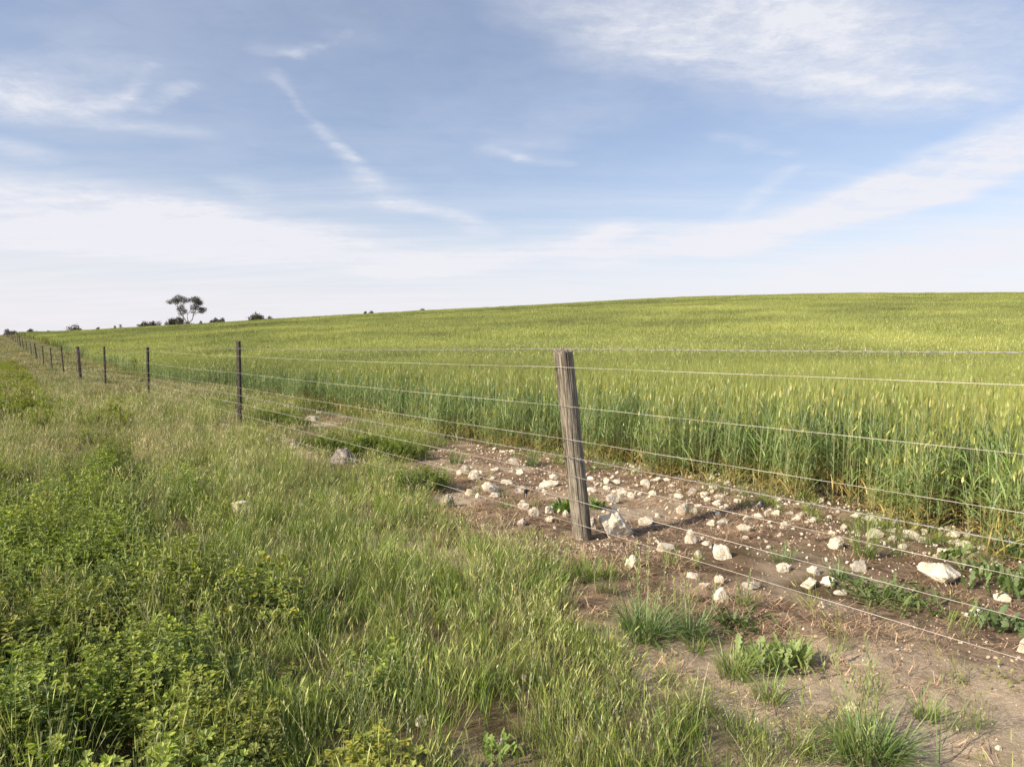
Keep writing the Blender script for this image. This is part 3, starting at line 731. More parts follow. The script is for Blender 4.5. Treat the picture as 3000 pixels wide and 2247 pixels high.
oi2 = S(nt, node(nt, 'ShaderNodeObjectInfo').outputs['Random'])
cl_ = mixc(nt, oi2, (.16, .115, .08), (.60, .49, .36)); princ(nt, cl_, .95, spec=.1)
clods = []
for i_ in range(4):
    cm = rock_mesh(860+i_, .9, .8, .6, 1, 4, .06); cm.materials.clear(); cm.materials.append(M_CLOD); clods.append(cm)
x, y = sector(rng, 1.6, 9, 900, -25, 50)
keep = jin(BARE, x, y, .10) & (rng.uniform(size=len(x)) < .15 + .85*sstep(.40, .62, fbm(x/.3, y/.3, 151, 3)))
x, y = x[keep], y[keep]; n = len(x); sz = np.clip(.002 + rng.exponential(.0022, n), .002, .013)
scatter('soil_crumbs', clods, np.stack([x, y, gz(x, y)+sz*.2], 1), rng.uniform(0, 6.28, (n, 3)), np.stack([sz]*3, 1), rng.integers(0, 4, n), np.zeros((n, 3)), 'loose brown and sandy crumbs of earth covering the bare soil', 'soil')
print('clods', n)

# ------------------------------------------------------------------ the fence
H_W = [-.005, -.118, -.362, -.572, -.685, -.805, -.957, -1.108]     # wires below the eye at a post
SP = 7.3
npost = 21
fence = tag(bpy.data.objects.new('wire_fence', None), 'long wire fence of wooden and steel posts running beside the barley field to the skyline', 'fence')
C.objects.link(fence); fence.location = (P0[0], P0[1], 0)
rngf = np.random.default_rng(33)
meas = [0,7.3,14.6,21.9,29.2,36.5,43.8,51,58,65.7,73,80,87.6,95,102]
tops = [-.01,.10,.03,.05,.15,.08,.0,.15,.32,.57,.72,1.0,1.3,1.4,1.55]   # height of the post tops against the eye
bt = []
for i_ in range(npost):
    t = i_*SP; p_ = P0+FD*t; g = float(gz(p_[0], p_[1], False))
    top = EYE + np.interp(t, meas, tops) if t <= 102 else g + rngf.uniform(1.25, 1.4)
    if i_ > 1 and top-g > 1.5: top = g+1.45
    if i_ > 1 and top-g < 1.15: top = g+1.2
    bt.append((t, p_, g, top))
def wood_post(r_, h, seed, hi=True):
    rng = np.random.default_rng(seed); k = 120 if hi else 28; nz = 90 if hi else 14
    z = np.linspace(-.15, h, nz); a = np.linspace(0, 2*math.pi, k, endpoint=False)
    A_, Z_ = np.meshgrid(a, z)
    rad = r_*(1 + .05*(fbm(np.cos(A_)*1.5+5, Z_*1.4+np.sin(A_)*1.5, seed, 3)-.5)*2 - .04*(Z_/h-.5))
    rad += .0035*(fbm(A_*9, Z_*2.0, seed+3, 3)-.5)*2
    if hi:
        for ca, wd, dp_, z0, z1, wob in ((3.55, .055, .020, -.2, 1.25, .05), (3.95, .035, .010, .1, 1.25, .09), (4.75, .03, .008, .0, .8, .12), (5.6, .035, .014, -.2, 1.25, .05), (2.6, .04, .012, .3, 1.2, .1), (1.2, .05, .015, 0, 1.2, .1), (.2, .03, .01, .5, 1.2, .1), (4.45, .022, .009, .9, 1.25, .03), (4.95, .03, .012, .98, 1.25, .03), (5.2, .02, .01, .85, 1.25, .03)):
            cc = ca + wob*(vnoise(Z_*5, Z_*0+seed, int(ca*10))-.5)*2
            dd = np.abs((A_-cc+math.pi) % (2*math.pi)-math.pi)
            rad -= dp_*np.exp(-(dd/wd)**2)*sstep(z0-.05, z0+.1, Z_)*sstep(z1+.05, z1-.1, Z_)
        # knots
        for ka, kz, kr in ((4.9, .72, .035), (3.9, .98, .03), (5.1, .40, .03)):
            q = ((A_-ka)*r_)**2 + (Z_-kz)**2; rad += .005*np.exp(-q/kr**2*2) - .006*np.exp(-q/(kr*.4)**2)
    b = Buf()
    v = np.stack([rad*np.cos(A_), rad*np.sin(A_), Z_], 2).reshape(-1, 3)
    i = np.arange(nz-1)[:, None]*k; j = np.arange(k)[None]; j2 = (j+1) % k
    q = np.stack([i+j, i+j2, i+k+j2, i+k+j], 2).reshape(-1, 4)
    rings = []; base = (nz-1)*k
    nr = 9 if hi else 2
    allv = [v]; off = len(v); prev = base
    for m in range(1, nr):
        f = 1-m/nr; ring = v[base:base+k]*np.array([f, f, 1]); ring[:, 2] = h
        allv.append(ring); jj = np.arange(k)
        q = np.concatenate([q, np.stack([prev+jj, prev+(jj+1) % k, off+(jj+1) % k, off+jj], 1)]); prev = off; off += k
    allv.append([[0, 0, h]]); jj = np.arange(k); t = np.stack([prev+jj, prev+(jj+1) % k, np.full(k, off)], 1)
    vv = np.concatenate(allv)
    tp = vv[:, 2] > h-.03
    vv[tp, 2] += .022*(fbm(vv[tp, 0]*55+9, vv[tp, 1]*55, seed+9, 3)-.45)*2 - .010*(vv[tp, 0]/r_)*0 + .006*(vv[tp, 1]/r_)
    b.add(vv, q, t); return b
def star_picket(h, seed):
    b = Buf(); fl, th = .040, .0055
    # Y section extruded, with tapered top and punched holes shown as small recess rings
    sec = []
    for k_ in range(3):
        a = k_*2*math.pi/3 + math.pi/2; d = np.array([math.cos(a), math.sin(a)]); n_ = np.array([-d[1], d[0]])
        a2 = a + math.pi/3; inner = np.array([math.cos(a2), math.sin(a2)])*th*1.3
        L_ = fl if k_ != 0 else fl*.75
        sec += [d*L_-n_*th*.6, d*L_+n_*th*.6, inner]
    sec = np.array(sec)
    zz_ = np.array([-.1, .2, .5, .8, h-.02, h])
    v = np.concatenate([np.c_[sec*(1 if z < h-.001 else .92), np.full(9, z)] for z in zz_]); k = 9
    i = np.arange(len(zz_)-1)[:, None]*k; j = np.arange(k)[None]; j2 = (j+1) % k
    q = np.stack([i+j, i+j2, i+k+j2, i+k+j], 2).reshape(-1, 4)
    m = (len(zz_)-1)*k; ctr = len(v); v = np.concatenate([v, [[0, 0, h]]]); jj = np.arange(k)
    b.add(v, q, np.stack([m+jj, m+(jj+1) % k, np.full(k, ctr)], 1)); return b
def holes(h):
    out = []
    for z in np.arange(h-.05, .25, -.10):
        a = np.linspace(0, 2*math.pi, 10, endpoint=False); u = .027
        v = np.stack([-.866*(u+.004*np.cos(a)), -.5*(u+.004*np.cos(a)), z+.0055*np.sin(a)], 1) + np.array([.5, -.866, 0])*.0040
        b = Buf(); v2 = np.concatenate([v, v.mean(0, keepdims=True)]); jj = np.arange(10)
        b.add(v2, None, np.stack([jj, (jj+1) % 10, np.full(10, 10)], 1)); out.append(b)
    return out
M_HOLE, nt = new_mat('pale_punched_hole'); princ(nt, (.48, .45, .40), .7)
anchor = []
lean_w = [(-.13, .06), (0.0, 0), (0, 0), (.02, 0), (-.09, .0), (-.1, 0), (-.03, 0), (-.02, 0), (-.18, 0)]
picket_me = {}
for i_, (t, p_, g, top) in enumerate(bt):
    wood = i_ % 4 == 0; h = top-g
    lx, ly = lean_w[i_] if i_ < len(lean_w) else (rngf.normal(-.08, .06), 0)
    if not wood and i_ > 0: lx = [0, .0, .005, -.01, 0, -.10, -.09, -.06][i_] if i_ < 8 else rngf.normal(-.12, .05)
    loc = (p_[0]-P0[0], p_[1]-P0[1], g-.02)
    if i_ == 0: loc = ((.455-P0[0]), (4.50-P0[1]), g-.02)
    if wood:
        bf = wood_post(.061 if i_ == 0 else .068, h+.02, 900+i_, i_ == 0)
        o = link('wooden_post', bf.mesh('wooden_post', (M_WOOD if i_ == 0 else M_WOOD2,), smooth=i_ == 0), fence, loc)
        if i_ == 0: o['label'] = 'thick grey weathered round post leaning left with a long crack'
    else:
        o = link('steel_post', star_picket(h+.02, i_).mesh('steel_post', (M_STEEL,)), fence, loc)
        if i_ in (1, 2, 3):
            for hb_ in holes(h+.02): link('punched_hole', hb_.mesh('punched_hole', (M_HOLE,)), o)
        o.rotation_euler[2] = R(-38) + R(rngf.uniform(-8, 8))
    tiltx = math.atan2(lx, h)
    o.rotation_euler[1] = tiltx if wood else 0
    if not wood:
        z_ = o.rotation_euler[2]; from mathutils import Euler, Matrix
        o.rotation_mode = 'XYZ'
        o.rotation_euler = (Matrix.Rotation(tiltx, 3, 'Y') @ Matrix.Rotation(z_, 3, 'Z')).to_euler()
    if wood and i_ == 0: o.rotation_euler[0] = 0
    anchor.append((t, g, top, lx, h, wood))
# wires run from post to post on the near (verge) face
for w in range(8):
    pts = []
    for seg in range(-1, npost-1):
        def A_(i):
            if i < 0: return np.array([*(P0+FD*(-SP)), EYE+H_W[w]])
            t, g, top, lx, h, wood = anchor[i]
            p_ = P0+FD*t; rel = H_W[w]+EYE
            lift = 0 if i < 2 else (g + (top-g-1.22)*.5)
            if i >= 2: zz_ = g + rel*(min(top-g, 1.3)-.0)/1.22
            else: zz_ = rel + (g if i == 1 else 0)*0
            if w == 1 and i in (3,): zz_ -= .05
            if w == 1 and i in (4,): zz_ += .09
            if w == 1 and i == 2: zz_ += .03
            f = (zz_-g)/h
            off = -FN*(.066 if wood else .030)
            bx = .095 if i == 0 else 0
            return np.array([p_[0]+off[0]+lx*f+bx, p_[1]+off[1], zz_])
        a, b = A_(seg), A_(seg+1); n = 40 if seg < 2 else 14
        for q in range(n):
            f = q/n; sag = .012*4*f*(1-f)
            pts.append(a*(1-f)+b*f - np.array([0, 0, sag]))
    pts.append(A_(npost-1)); pts = np.array(pts)
    barbed = w in (0, 4)
    bf = Buf()
    dist = np.linalg.norm(pts-np.array([0, 0, EYE]), axis=1)
    if not barbed:
        pts[:, 2] += .0015*(vnoise(np.arange(len(pts))*.7, np.zeros(len(pts))+w, 3)-.5)
        tube(bf, pts-np.array([P0[0], P0[1], 0]), .0014, 6)
        link('plain_wire', bf.mesh('plain_wire', (M_WIRE,), True), fence)
    else:
        # two strands twisted round each other, near part only, then barbs
        L_ = np.concatenate([[0], np.cumsum(np.linalg.norm(np.diff(pts, axis=0), axis=1))])
        s_ = np.concatenate([np.arange(0, 26, .012), np.arange(26, L_[-1], .6)])
        c_ = np.stack([np.interp(s_, L_, pts[:, q]) for q in range(3)], 1) - np.array([P0[0], P0[1], 0])
        for ph in (0, math.pi):
            amp = np.where(s_ < 26, .0014, 0.0)
            off = np.stack([FN[0]*np.cos(s_*2*math.pi/.11+ph)*amp, FN[1]*np.cos(s_*2*math.pi/.11+ph)*amp, np.sin(s_*2*math.pi/.11+ph)*amp], 1)
            tube(bf, c_+off, .0013, 5)
        o = link('barbed_wire', bf.mesh('barbed_wire', (M_BARB,), True), fence)
        bb = Buf(); rb = np.random.default_rng(40+w)
        for s0 in np.arange(1.0, 30, .125):
            c0 = np.array([np.interp(s0+rb.normal(0, .008), L_, pts[:, q]) for q in range(3)]) - np.array([P0[0], P0[1], 0])
            # wraps
            a = np.linspace(0, 4*math.pi, 17); d3 = np.array([FD[0], FD[1], 0]); n3 = np.array([FN[0], FN[1], 0]); u3 = np.array([0, 0, 1.])
            ring = c0 + d3*((a/(4*math.pi)-.5)*.012)[:, None] + n3*(np.cos(a)*.0036)[:, None] + u3*(np.sin(a)*.0036)[:, None]
            tube(bb, ring, .0011, 4)
            a0 = rb.uniform(0, 6.28)
            for kk in range(4):
                ang = a0+kk*math.pi/2+rb.normal(0, .3); dr = n3*math.cos(ang)+u3*math.sin(ang)+d3*rb.normal(0, .4)
                tube(bb, np.array([c0, c0+dr*.017]), [.0015, .0006], 4)
        link('barb', bb.mesh('barb', (M_BARB,)), o)['kind'] = 'stuff'
# staples on the near post, wire ties on the first steel posts
ps = [o for o in fence.children if o.name.startswith('wooden_post')][0]
for w in range(1, 8):
    zz_ = EYE+H_W[w]; f = zz_/1.21
    b = Buf(); a = np.linspace(0, math.pi, 9)
    # staple arches over the wire on the left face of the post
    dirn = np.array([-.93, -.37, 0]); rr_ = .0615; c0 = dirn*rr_ + np.array([0, 0, zz_+.02])
    side = np.array([.0, 0, 1.])
    arc = c0[None] + side[None]*(np.cos(a)*.012)[:, None] + dirn[None]*(np.sin(a)*.007)[:, None]
    tube(b, arc, .002, 5)
    link('staple', b.mesh('staple', (M_STEEL,)), ps)
# black plastic clip hanging on the seventh wire, left of the post
b = Buf()
wx = np.interp(1599, [1500, 1700], [0, 1])
cl = P0 + FD*.36
zc_ = EYE+H_W[6]-.004
def box(bf, c, s, rz=0):
    v = np.array([[x_, y_, z_] for x_ in (-1, 1) for y_ in (-1, 1) for z_ in (-1, 1)], float)*np.array(s)/2
    v = v @ rotz(rz).T + np.array(c)
    bf.add(v, [[0, 1, 3, 2], [4, 6, 7, 5], [0, 4, 5, 1], [2, 3, 7, 6], [0, 2, 6, 4], [1, 5, 7, 3]])
off = -FN*.066
cc = np.array([cl[0]-P0[0]+off[0], cl[1]-P0[1]+off[1], zc_])
box(b, cc+[0, 0, -.004], (.020, .014, .026), R(126)); 
tube(b, np.array([cc+[0.006, 0, -.01], cc+[.006, .0, -.035], cc+[.0, 0, -.052]]), .0028, 6)
tube(b, np.array([cc+[-.008, 0, -.01], cc+[-.010, .0, -.035], cc+[-.012, 0, -.060]]), .0026, 6)
link('plastic_clip', b.mesh('plastic_clip', (M_BLACK,)), fence)

# ------------------------------------------------------------------ stones: x, bottom y, width, height (px of the 3000 frame), tone
Z4 = lambda l: [(1500+a*.362, 1300+b*.362, c*.362, d*.362, e) for a, b, c, d, e in l]
Z3 = lambda l: [(1200+a*.362, 900+b*.362, c*.362, d*.362, e) for a, b, c, d, e in l]
Z2 = lambda l: [(600+a*.3617, 860+b*.3617, c*.3617, d*.3617, e) for a, b, c, d, e in l]
Z6 = lambda l: [(2200+a*.4507, 1500+b*.4507, c*.4507, d*.4507, e) for a, b, c, d, e in l]
big = [ # unique stones with a label each
 (*Z4([(858,758,285,215,.22)])[0], 'large pointed limestone boulder with a small hole leaning right of the thick wooden post'),
 (*Z4([(655,690,75,105,.65)])[0], 'grey pitted stone wedged between the thick wooden post and the large pointed boulder'),
 (*Z4([(1445,802,125,128,.0)])[0], 'blocky bright white stone standing right of the large pointed boulder'),
 (*Z4([(1235,868,175,85,.10)])[0], 'rounded pale stone with a rusty stain touching the lowest wire'),
 (*Z4([(1705,935,160,118,.12)])[0], 'cracked cream stone, first one right of the blocky white stone below the wire'),
 (*Z4([(958,1002,105,108,.10)])[0], 'steep cream stone alone on the dark soil in front of the large pointed boulder'),
 (*Z4([(1690,1282,125,118,.0)])[0], 'smooth bright white stone with a dark shadow just beyond the large grass tuft'),
 (*Z4([(1468,1092,120,50,.05)])[0], 'flat oblong cream stone lying left of a small upright stone'),
 (*Z4([(1675,1142,78,82,.20)])[0], 'small upright mottled stone between the oblong stone and the smooth white stone'),
 (*Z4([(1558,1178,110,60,.55)])[0], 'low grey mottled stone behind the smooth white stone'),
 (*Z4([(1935,1178,150,65,.75)])[0], 'brownish weathered stone half sunk in straw right of the smooth white stone'),
 (*Z4([(1078,655,125,75,.30)])[0], 'yellowish oval stone just right of the large pointed boulder'),
 (*Z3([(655,1498,150,90,.05)])[0], 'rounded cream stone left of the thick wooden post, largest on that bare patch'),
 (*Z3([(300,1622,125,110,.75)])[0], 'grey lichen covered stone at the edge of the grass left of the wooden post'),
 (*Z2([(1118,1378,225,135,.95)])[0], 'large lichen spotted grey boulder in the weeds right of the nearest steel post'),
 (*Z2([(722,1262,62,62,.0)])[0], 'small bright stone left of the lichen spotted boulder'),
 (*Z2([(680,1228,115,55,.75)])[0], 'dull grey slab left of the lichen spotted boulder'),
 (*Z6([(1245,482,275,128,.05)])[0], 'broad white slab of limestone beside the broadleaf weeds at right'),
 (*Z6([(545,242,100,82,.10)])[0], 'leaning wedge of cream stone beside a tall grass tuft'),
 (*Z6([(1460,697,150,62,.0)])[0], 'long low white stone below the broad slab at right'),
 (*Z6([(1768,915,80,112,.05)])[0], 'round white boulder cut by the right edge of the photo'),
 (*Z6([(1255,285,120,48,.05)])[0], 'low white stone just above the broad slab at right'),
 (*Z6([(700,385,110,75,.7)])[0], 'brown crumbly stone behind the short grass tuft at right'),
 (*Z6([(375,497,115,62,.0)])[0], 'knobbly white stone at the left tip of the flat leafy weed'),
 (*Z6([(500,487,100,66,.08)])[0], 'angular white stone behind the knobbly one by the flat leafy weed'),
 (*Z6([(472,628,75,46,.0)])[0], 'small clean white stone alone on brown straw below the lowest wire'),
 (*Z4([(2000,528,110,62,1.0)])[0], 'dark bluish grey flat stone among the white ones near the crop'),
 (*Z4([(820,478,125,85,.75)])[0], 'flat grey slab behind the large pointed boulder'),
 (*Z4([(1385,575,115,88,.40)])[0], 'rough notched stone casting a hooked shadow in the middle of the bare strip'),
 (*Z4([(290,352,165,52,.10)])[0], 'long pale stone lying left of the wooden post behind a green weed'),
 (*Z3([(850,1272,105,58,.60)])[0], 'tilted brownish slab near the crop edge left of the wooden post'),
 (313, 1166, 46, 16, .5, 'flat pale stone in the grass by a distant steel post'),
 (708, 1500, 58, 34, .15, 'cream stone half hidden in the long grass of the verge'),
 (1233, 2128, 42, 30, .3, 'stone showing in a dark gap of the grass at the bottom'),
 (1849, 2228, 46, 36, .35, 'brownish stone at the bottom edge behind grass seed heads'),
 (2497, 2086, 40, 28, .0, 'white stone behind the big grass tuft at bottom right'),
]
small = Z4([(1580,832,80,45,.05),(1508,922,60,62,.1),(1890,778,50,35,.1),(2175,757,60,36,.0),(2190,1042,90,72,.1),(890,418,100,58,.0),(965,442,55,55,.05),(645,397,75,46,.1),(765,322,50,52,.1),(835,318,82,32,.0),(810,282,36,34,.0),(850,242,30,24,.0),(1080,352,88,66,.05),(1170,312,95,36,.1),(1255,302,66,24,.0),(1295,352,42,26,.0),(1455,404,92,46,.1),(1555,422,62,42,.0),(1630,372,72,32,.0),(1600,288,82,50,.05),(1450,277,56,26,.0),(1680,312,40,26,.0),(1745,337,62,42,.0),(1805,357,30,20,.0),(1325,427,36,30,.0),(1285,422,36,16,.0),(1215,387,30,16,.0),(1500,512,62,20,.0),(1580,467,52,36,.0),(1685,447,92,42,.3),(1665,497,92,40,.1),(1700,528,52,28,.0),(1735,512,40,26,.0),(1835,482,82,42,.0),(1995,597,72,36,.0),(2065,582,62,46,.05),(2130,582,72,52,.05),(1900,617,72,40,.1),(1605,662,72,52,.1),(1710,642,112,32,.15),(1880,702,112,52,.2),(640,292,62,26,.0),(990,232,44,32,.0),(970,187,42,22,.5),(1030,246,44,18,.0),(88,532,90,75,.1),(175,592,84,84,.1),(305,562,78,62,.1),(298,632,66,62,.05),(437,597,52,66,.1),(377,557,40,36,.0),(85,662,92,70,.6),(75,397,100,60,.6),(340,292,80,46,.1),(262,397,52,26,.0),(65,252,100,46,.0),(1145,672,40,22,.9)])
small += Z3([(450,1332,72,62,.7),(520,1397,92,66,.3),(402,1362,46,40,.1),(572,1347,46,26,.0),(695,1332,76,36,.0),(670,1397,60,36,.3),(840,1347,46,42,.3),(485,1522,72,52,.05),(551,1547,42,46,.0),(545,1484,82,36,.6),(690,1540,90,36,.1),(790,1427,102,32,.1),(685,1152,42,16,.0),(755,1177,52,20,.0),(828,1177,52,26,.0),(1050,1480,60,26,.3)])
small += Z2([(645,1172,62,32,.3),(1465,1350,82,50,.1),(2110,1452,84,62,.7),(2185,1492,84,66,.4),(2062,1464,50,34,.1),(872,1030,122,34,.7),(930,972,52,22,.1),(180,905,150,50,.7),(150,1088,44,40,.4),(310,928,42,42,.5),(505,1200,56,32,.2),(1765,1140,40,16,.1),(1600,1195,30,18,.0),(1500,1170,40,20,.0)])
small += Z6([(210,392,82,56,.2),(410,407,82,60,.05),(582,537,82,32,.0),(1095,98,92,46,.3),(1045,174,102,52,.2),(1120,198,82,50,.1),(1312,173,92,42,.3),(920,188,62,36,.4),(800,165,132,56,.4),(1310,218,62,32,.0),(1390,238,112,40,.0),(1362,273,102,42,.1),(1410,168,46,26,.0),(1125,138,42,32,.0),(1185,83,32,22,.0),(300,55,62,32,.1),(400,68,46,42,.1),(312,24,62,22,.0),(250,17,50,16,.0),(600,112,52,32,.0),(680,38,62,32,.0),(770,68,92,40,.1),(850,62,40,26,.1),(930,78,52,26,.0),(225,106,62,46,.5),(190,163,42,26,.0),(1630,582,92,50,.05),(1590,358,72,32,.1),(1700,448,82,32,.1),(1740,470,50,30,.1),(1500,243,60,26,.0),(1240,210,40,18,.0),(1345,195,36,24,.0),(1230,115,36,18,.0),(1165,275,30,14,.0),(1610,1552,42,40,.0),(1600,1485,22,16,.0),(800,697,26,16,.4),(950,900,24,12,.0),(1265,20,60,20,.1),(905,130,60,26,.3)])
rng = np.random.default_rng(77)
small_g = ''  # 'small loose stones on the bare strip beside the crop'
def place_rock(o, px, py, w, h, tone, f_sink=.42):
    x, y = pxg(px, py); d = y
    W = w/FPX*y; H = max(h/FPX*y, W*.30)*1.12
    dep = W*rng.uniform(.65, .95)
    y += dep*.32; x = x*(y/d)
    o.location = (x, y, float(gz(x, y)) + H*(.5-f_sink*.55))
    o.rotation_euler = (rng.normal(0, .15), rng.normal(0, .12), rng.uniform(-.5, .5))
    o['tone'] = float(tone)
    return W, dep, H
for q, (px, py, w, h, tone, lab) in enumerate(big):
    o = bpy.data.objects.new('limestone_rock', None)
    sd = 1000+q
    me = rock_mesh(sd, .5, .5, .5, 4, 12, .055, .55 if q else .5)
    o = link('limestone_rock' if w > 45 else 'stone', me)
    W, dep, H = place_rock(o, px, py, w, h, tone)
    co = np.empty(len(me.vertices)*3, np.float32); me.vertices.foreach_get('co', co); co = co.reshape(-1, 3)
    ext = co.max(0)-co.min(0); ctr = (co.max(0)+co.min(0))/2; co = (co-ctr)/ext*np.array([W, dep, H*1.1])
    if q == 0:   # the boulder narrows to a peak at its upper left
        zt = co[:, 2]/H + .5; co = co*np.array([1.35, 1, 1.30]); co[:, 0] = co[:, 0]*(1-.55*zt) - W*.22*zt
        dd = (co[:, 0]+W*.30)**2 + (co[:, 2]-H*.24)**2; co[:, 1] += np.where((co[:, 1] < 0), .02*np.exp(-dd/.010**2), 0)
        o.rotation_euler = (0, 0, 0)
    if q == 17: zt = co[:, 0]/W + .5; co[:, 2] *= (1.15-.45*zt); o.rotation_euler = (0, .04, .1)
    me.vertices.foreach_set('co', co.ravel()); me.update()
    tag(o, lab, 'rock' if w > 45 else 'stone', 'limestone rocks lying on the bare soil and in the grass')
variants = [rock_mesh(1100+q, .5, .5, .5, 3, 10, .05, .5) for q in range(14)]
for v_ in variants:
    co = np.empty(len(v_.vertices)*3, np.float32); v_.vertices.foreach_get('co', co); co = co.reshape(-1, 3)
    co = np.round(co*3.2+.5*fbm(co[:, :1]*4, co[:, 1:2]*4, 9, 2))/3.2*.25 + co*.75
    co = (co-(co.max(0)+co.min(0))/2)/(co.max(0)-co.min(0)); v_.vertices.foreach_set('co', co.ravel()); v_.update()
for (px, py, w, h, tone) in small:
    o = link('stone', variants[rng.integers(0, 14)])
    W, dep, H = place_rock(o, px, py, w, h, min(1, tone + rng.choice([0, 0, 0, .1, .35])))
    o.scale = (W*1.06, dep, H*1.1)
    if px < 1000: g_, lb = 'small stones around the lichen spotted boulder', 'small stone among weeds and grass near the nearest steel post'
    elif px < 1700: g_, lb = 'small stones left of the thick wooden post', 'small cream limestone piece on the brown soil left of the thick wooden post'
    elif px < 2300: g_, lb = 'small stones right of the thick wooden post', 'small cream limestone piece on the bare soil right of the thick wooden post'
    else: g_, lb = 'small stones at the right end of the bare strip', 'small white limestone piece on the bare soil below the right end of the crop'
    if tone > .45: lb = lb.replace('cream', 'dull grey').replace('small white', 'small dull grey').replace('small stone', 'small grey stone')
    tag(o, lb, 'stone', g_)
# further small pieces scattered along the crop edge
cnt = 0
while cnt < 120:
    px, py = rng.uniform(1650, 2990), rng.uniform(1350, 1640)
    lo_, hi_ = np.interp(px, [1250, 1700, 2305, 3000], [1290, 1375, 1455, 1560]), np.interp(px, [1250, 1700, 2305, 3000], [1420, 1500, 1560, 1720])
    if not (lo_ < py < hi_): continue
    w = 6+rng.exponential(6); cnt += 1
    if w > 34: continue
    o = link('stone_chip', variants[rng.integers(0, 14)])
    W, dep, H = place_rock(o, px, py, w, w*rng.uniform(.4, .8), rng.choice([0, 0, .05, .1, .3]))
    o.scale = (W, dep, H)
    tag(o, 'tiny pale limestone chip lying in the pebbly band right along the foot of the crop', 'stone', 'pale chips along the foot of the crop')

# ------------------------------------------------------------------ weeds standing singly on the bare soil
def lobed_leaf(b, base, az, L, W, lean, bend, c, rng, lobes=4, K=14):
    s = np.linspace(0, 1, K+1); th = lean+bend*s
    dh = np.concatenate([[0], np.cumsum(np.sin(th[:-1]))])*L/K; dz = np.concatenate([[0], np.cumsum(np.cos(th[:-1]))])*L/K
    w = np.interp(s, [0, .2, .6, .85, 1], [.12, .35, 1, .8, .1])*(1-.55*(np.cos(s*lobes*2*math.pi)*.5+.5)*(s < .93))
    ce = np.stack([base[0]+dh*math.cos(az), base[1]+dh*math.sin(az), base[2]+dz], 1)
    sd = np.array([-math.sin(az), math.cos(az), 0]); hw = (w*W*.5)[:, None]
    v = np.stack([ce-sd*hw+[0, 0, .10*W], ce, ce+sd*hw+[0, 0, .10*W]], 1).reshape(-1, 3)
    i = np.arange(K)[:, None]*3
    q = np.concatenate([i+np.array([[0, 1, 4, 3]]), i+np.array([[1, 2, 5, 4]])])
    b.add(v, q, None, np.array(c)*rng.uniform(.8, 1.2))
def rosette(seed, n, L, W, low=1.15, c=(.14, .22, .075), up=0, wide=1.0):
    rng = np.random.default_rng(seed); b = Buf(); c = np.array(c)*np.array([1.35, 1.2, 1.0]); n = int(n*1.6); L = L*.8; W = W*.75
    for k_ in range(n):
        lobed_leaf(b, [rng.normal(0, .02)*wide, rng.normal(0, .02)*wide, .0], rng.uniform(0, 6.28), L*rng.uniform(.5, 1.1), W*rng.uniform(.6, 1.1), max(.1, low*rng.uniform(.35, 1.1)-up), rng.uniform(.0, .7), c, rng, rng.integers(3, 6))
    return b
def tuft(seed, n, H, W, spread=.5, c0=(.10, .15, .035), c1=(.17, .26, .065), stems=0, rad=.03):
    rng = np.random.default_rng(seed); b = Buf(); st = Buf()
    a = rng.uniform(0, 6.28, n); d = rad*np.sqrt(rng.uniform(size=n))
    bs = np.stack([d*np.cos(a), d*np.sin(a), np.full(n, -.01)], 1)
    blades(b, rng, bs, a+rng.normal(0, .6, n), H*rng.uniform(.45, 1.05, n), W*rng.uniform(.7, 1.2, n), np.abs(rng.normal(0, spread, n)), rng.uniform(.1, 1.6, n), 5, np.array(c0), np.array(c1), 'blade', .8, .25)
    for k_ in range(stems):
        ctr = blades(st, rng, [[rng.normal(0, rad*.5), rng.normal(0, rad*.5), 0]], rng.uniform(0, 6.28), H*rng.uniform(1.2, 1.75), .0032, abs(rng.normal(0, .35)), rng.uniform(-.1, .25), 8, (.20, .27, .09), (.36, .42, .17), 'stem', 1.5)
        for w in range(13):
            f = .48+.52*w/13; p_ = np.array([np.interp(f, np.linspace(0, 1, 9), ctr[0, :, e]) for e in range(3)])
            blades(st, rng, [p_], (w % 2)*math.pi+rng.normal(0, .4), .020, .006, .3, 0, 2, (.27, .33, .13), (.38, .40, .18), 'head', 1.5)
    return b, st
def bush(seed, n, rad, big=1.0):
    rng = np.random.default_rng(seed); b = Buf()
    for q in range(n):
        a = rng.uniform(0, 6.28); d = rad*math.sqrt(rng.uniform()); b.merge(alfalfa(seed*7+q, big, 1.0), rotz(a), (d*math.cos(a), d*math.sin(a)*.8, 0), rng.uniform(.7, 1.1)*(1.15-.4*d/rad))
    b.c = [np.concatenate(b.c)*np.array([.85, .90, .8])]
    return b
def Bz(px, py, n, rad, big, label): return weed('leafy_weed', bush(int(px), n, rad, big), px, py, label, 'weed')
def weed(name, buf, px, py, label, cat, mat=M_LEAF, sub=None, subname=None, rz=0, sc_=1.0):
    x, y = pxg(px, py); z = float(gz(x, y))
    o = link(name, buf.mesh(name, (mat,)), None, (x, y, z)); o.rotation_euler[2] = rz; o.scale = (sc_,)*3
    if sub is not None and sub.v: link(subname, sub.mesh(subname, (M_GRASS,)), o)
    return tag(o, label, cat)
blue0, blue1 = (.10, .16, .045), (.24, .35, .10)
def T(px, py, n, H, W, spread, label, stems=0, rad=.04, c0=(.13, .18, .035), c1=(.30, .41, .075)):
    b, st = tuft(int(px+py), int(n*.8), H, W, spread, c0, c1, stems, rad)
    return weed('grass_tuft', b, px, py, label, 'grass tuft', M_GRASS, st, 'seed_stem')
T(1890, 1865, 520, .25, .0045, 1.0, 'large dark green grass tuft with tall seed stems on bare soil below the fence', 11, .085, blue0, blue1)
T(2030, 1860, 220, .20, .0042, .85, 'dense grass tuft growing against the right side of the large seeding tuft', 3, .05, blue0, blue1)
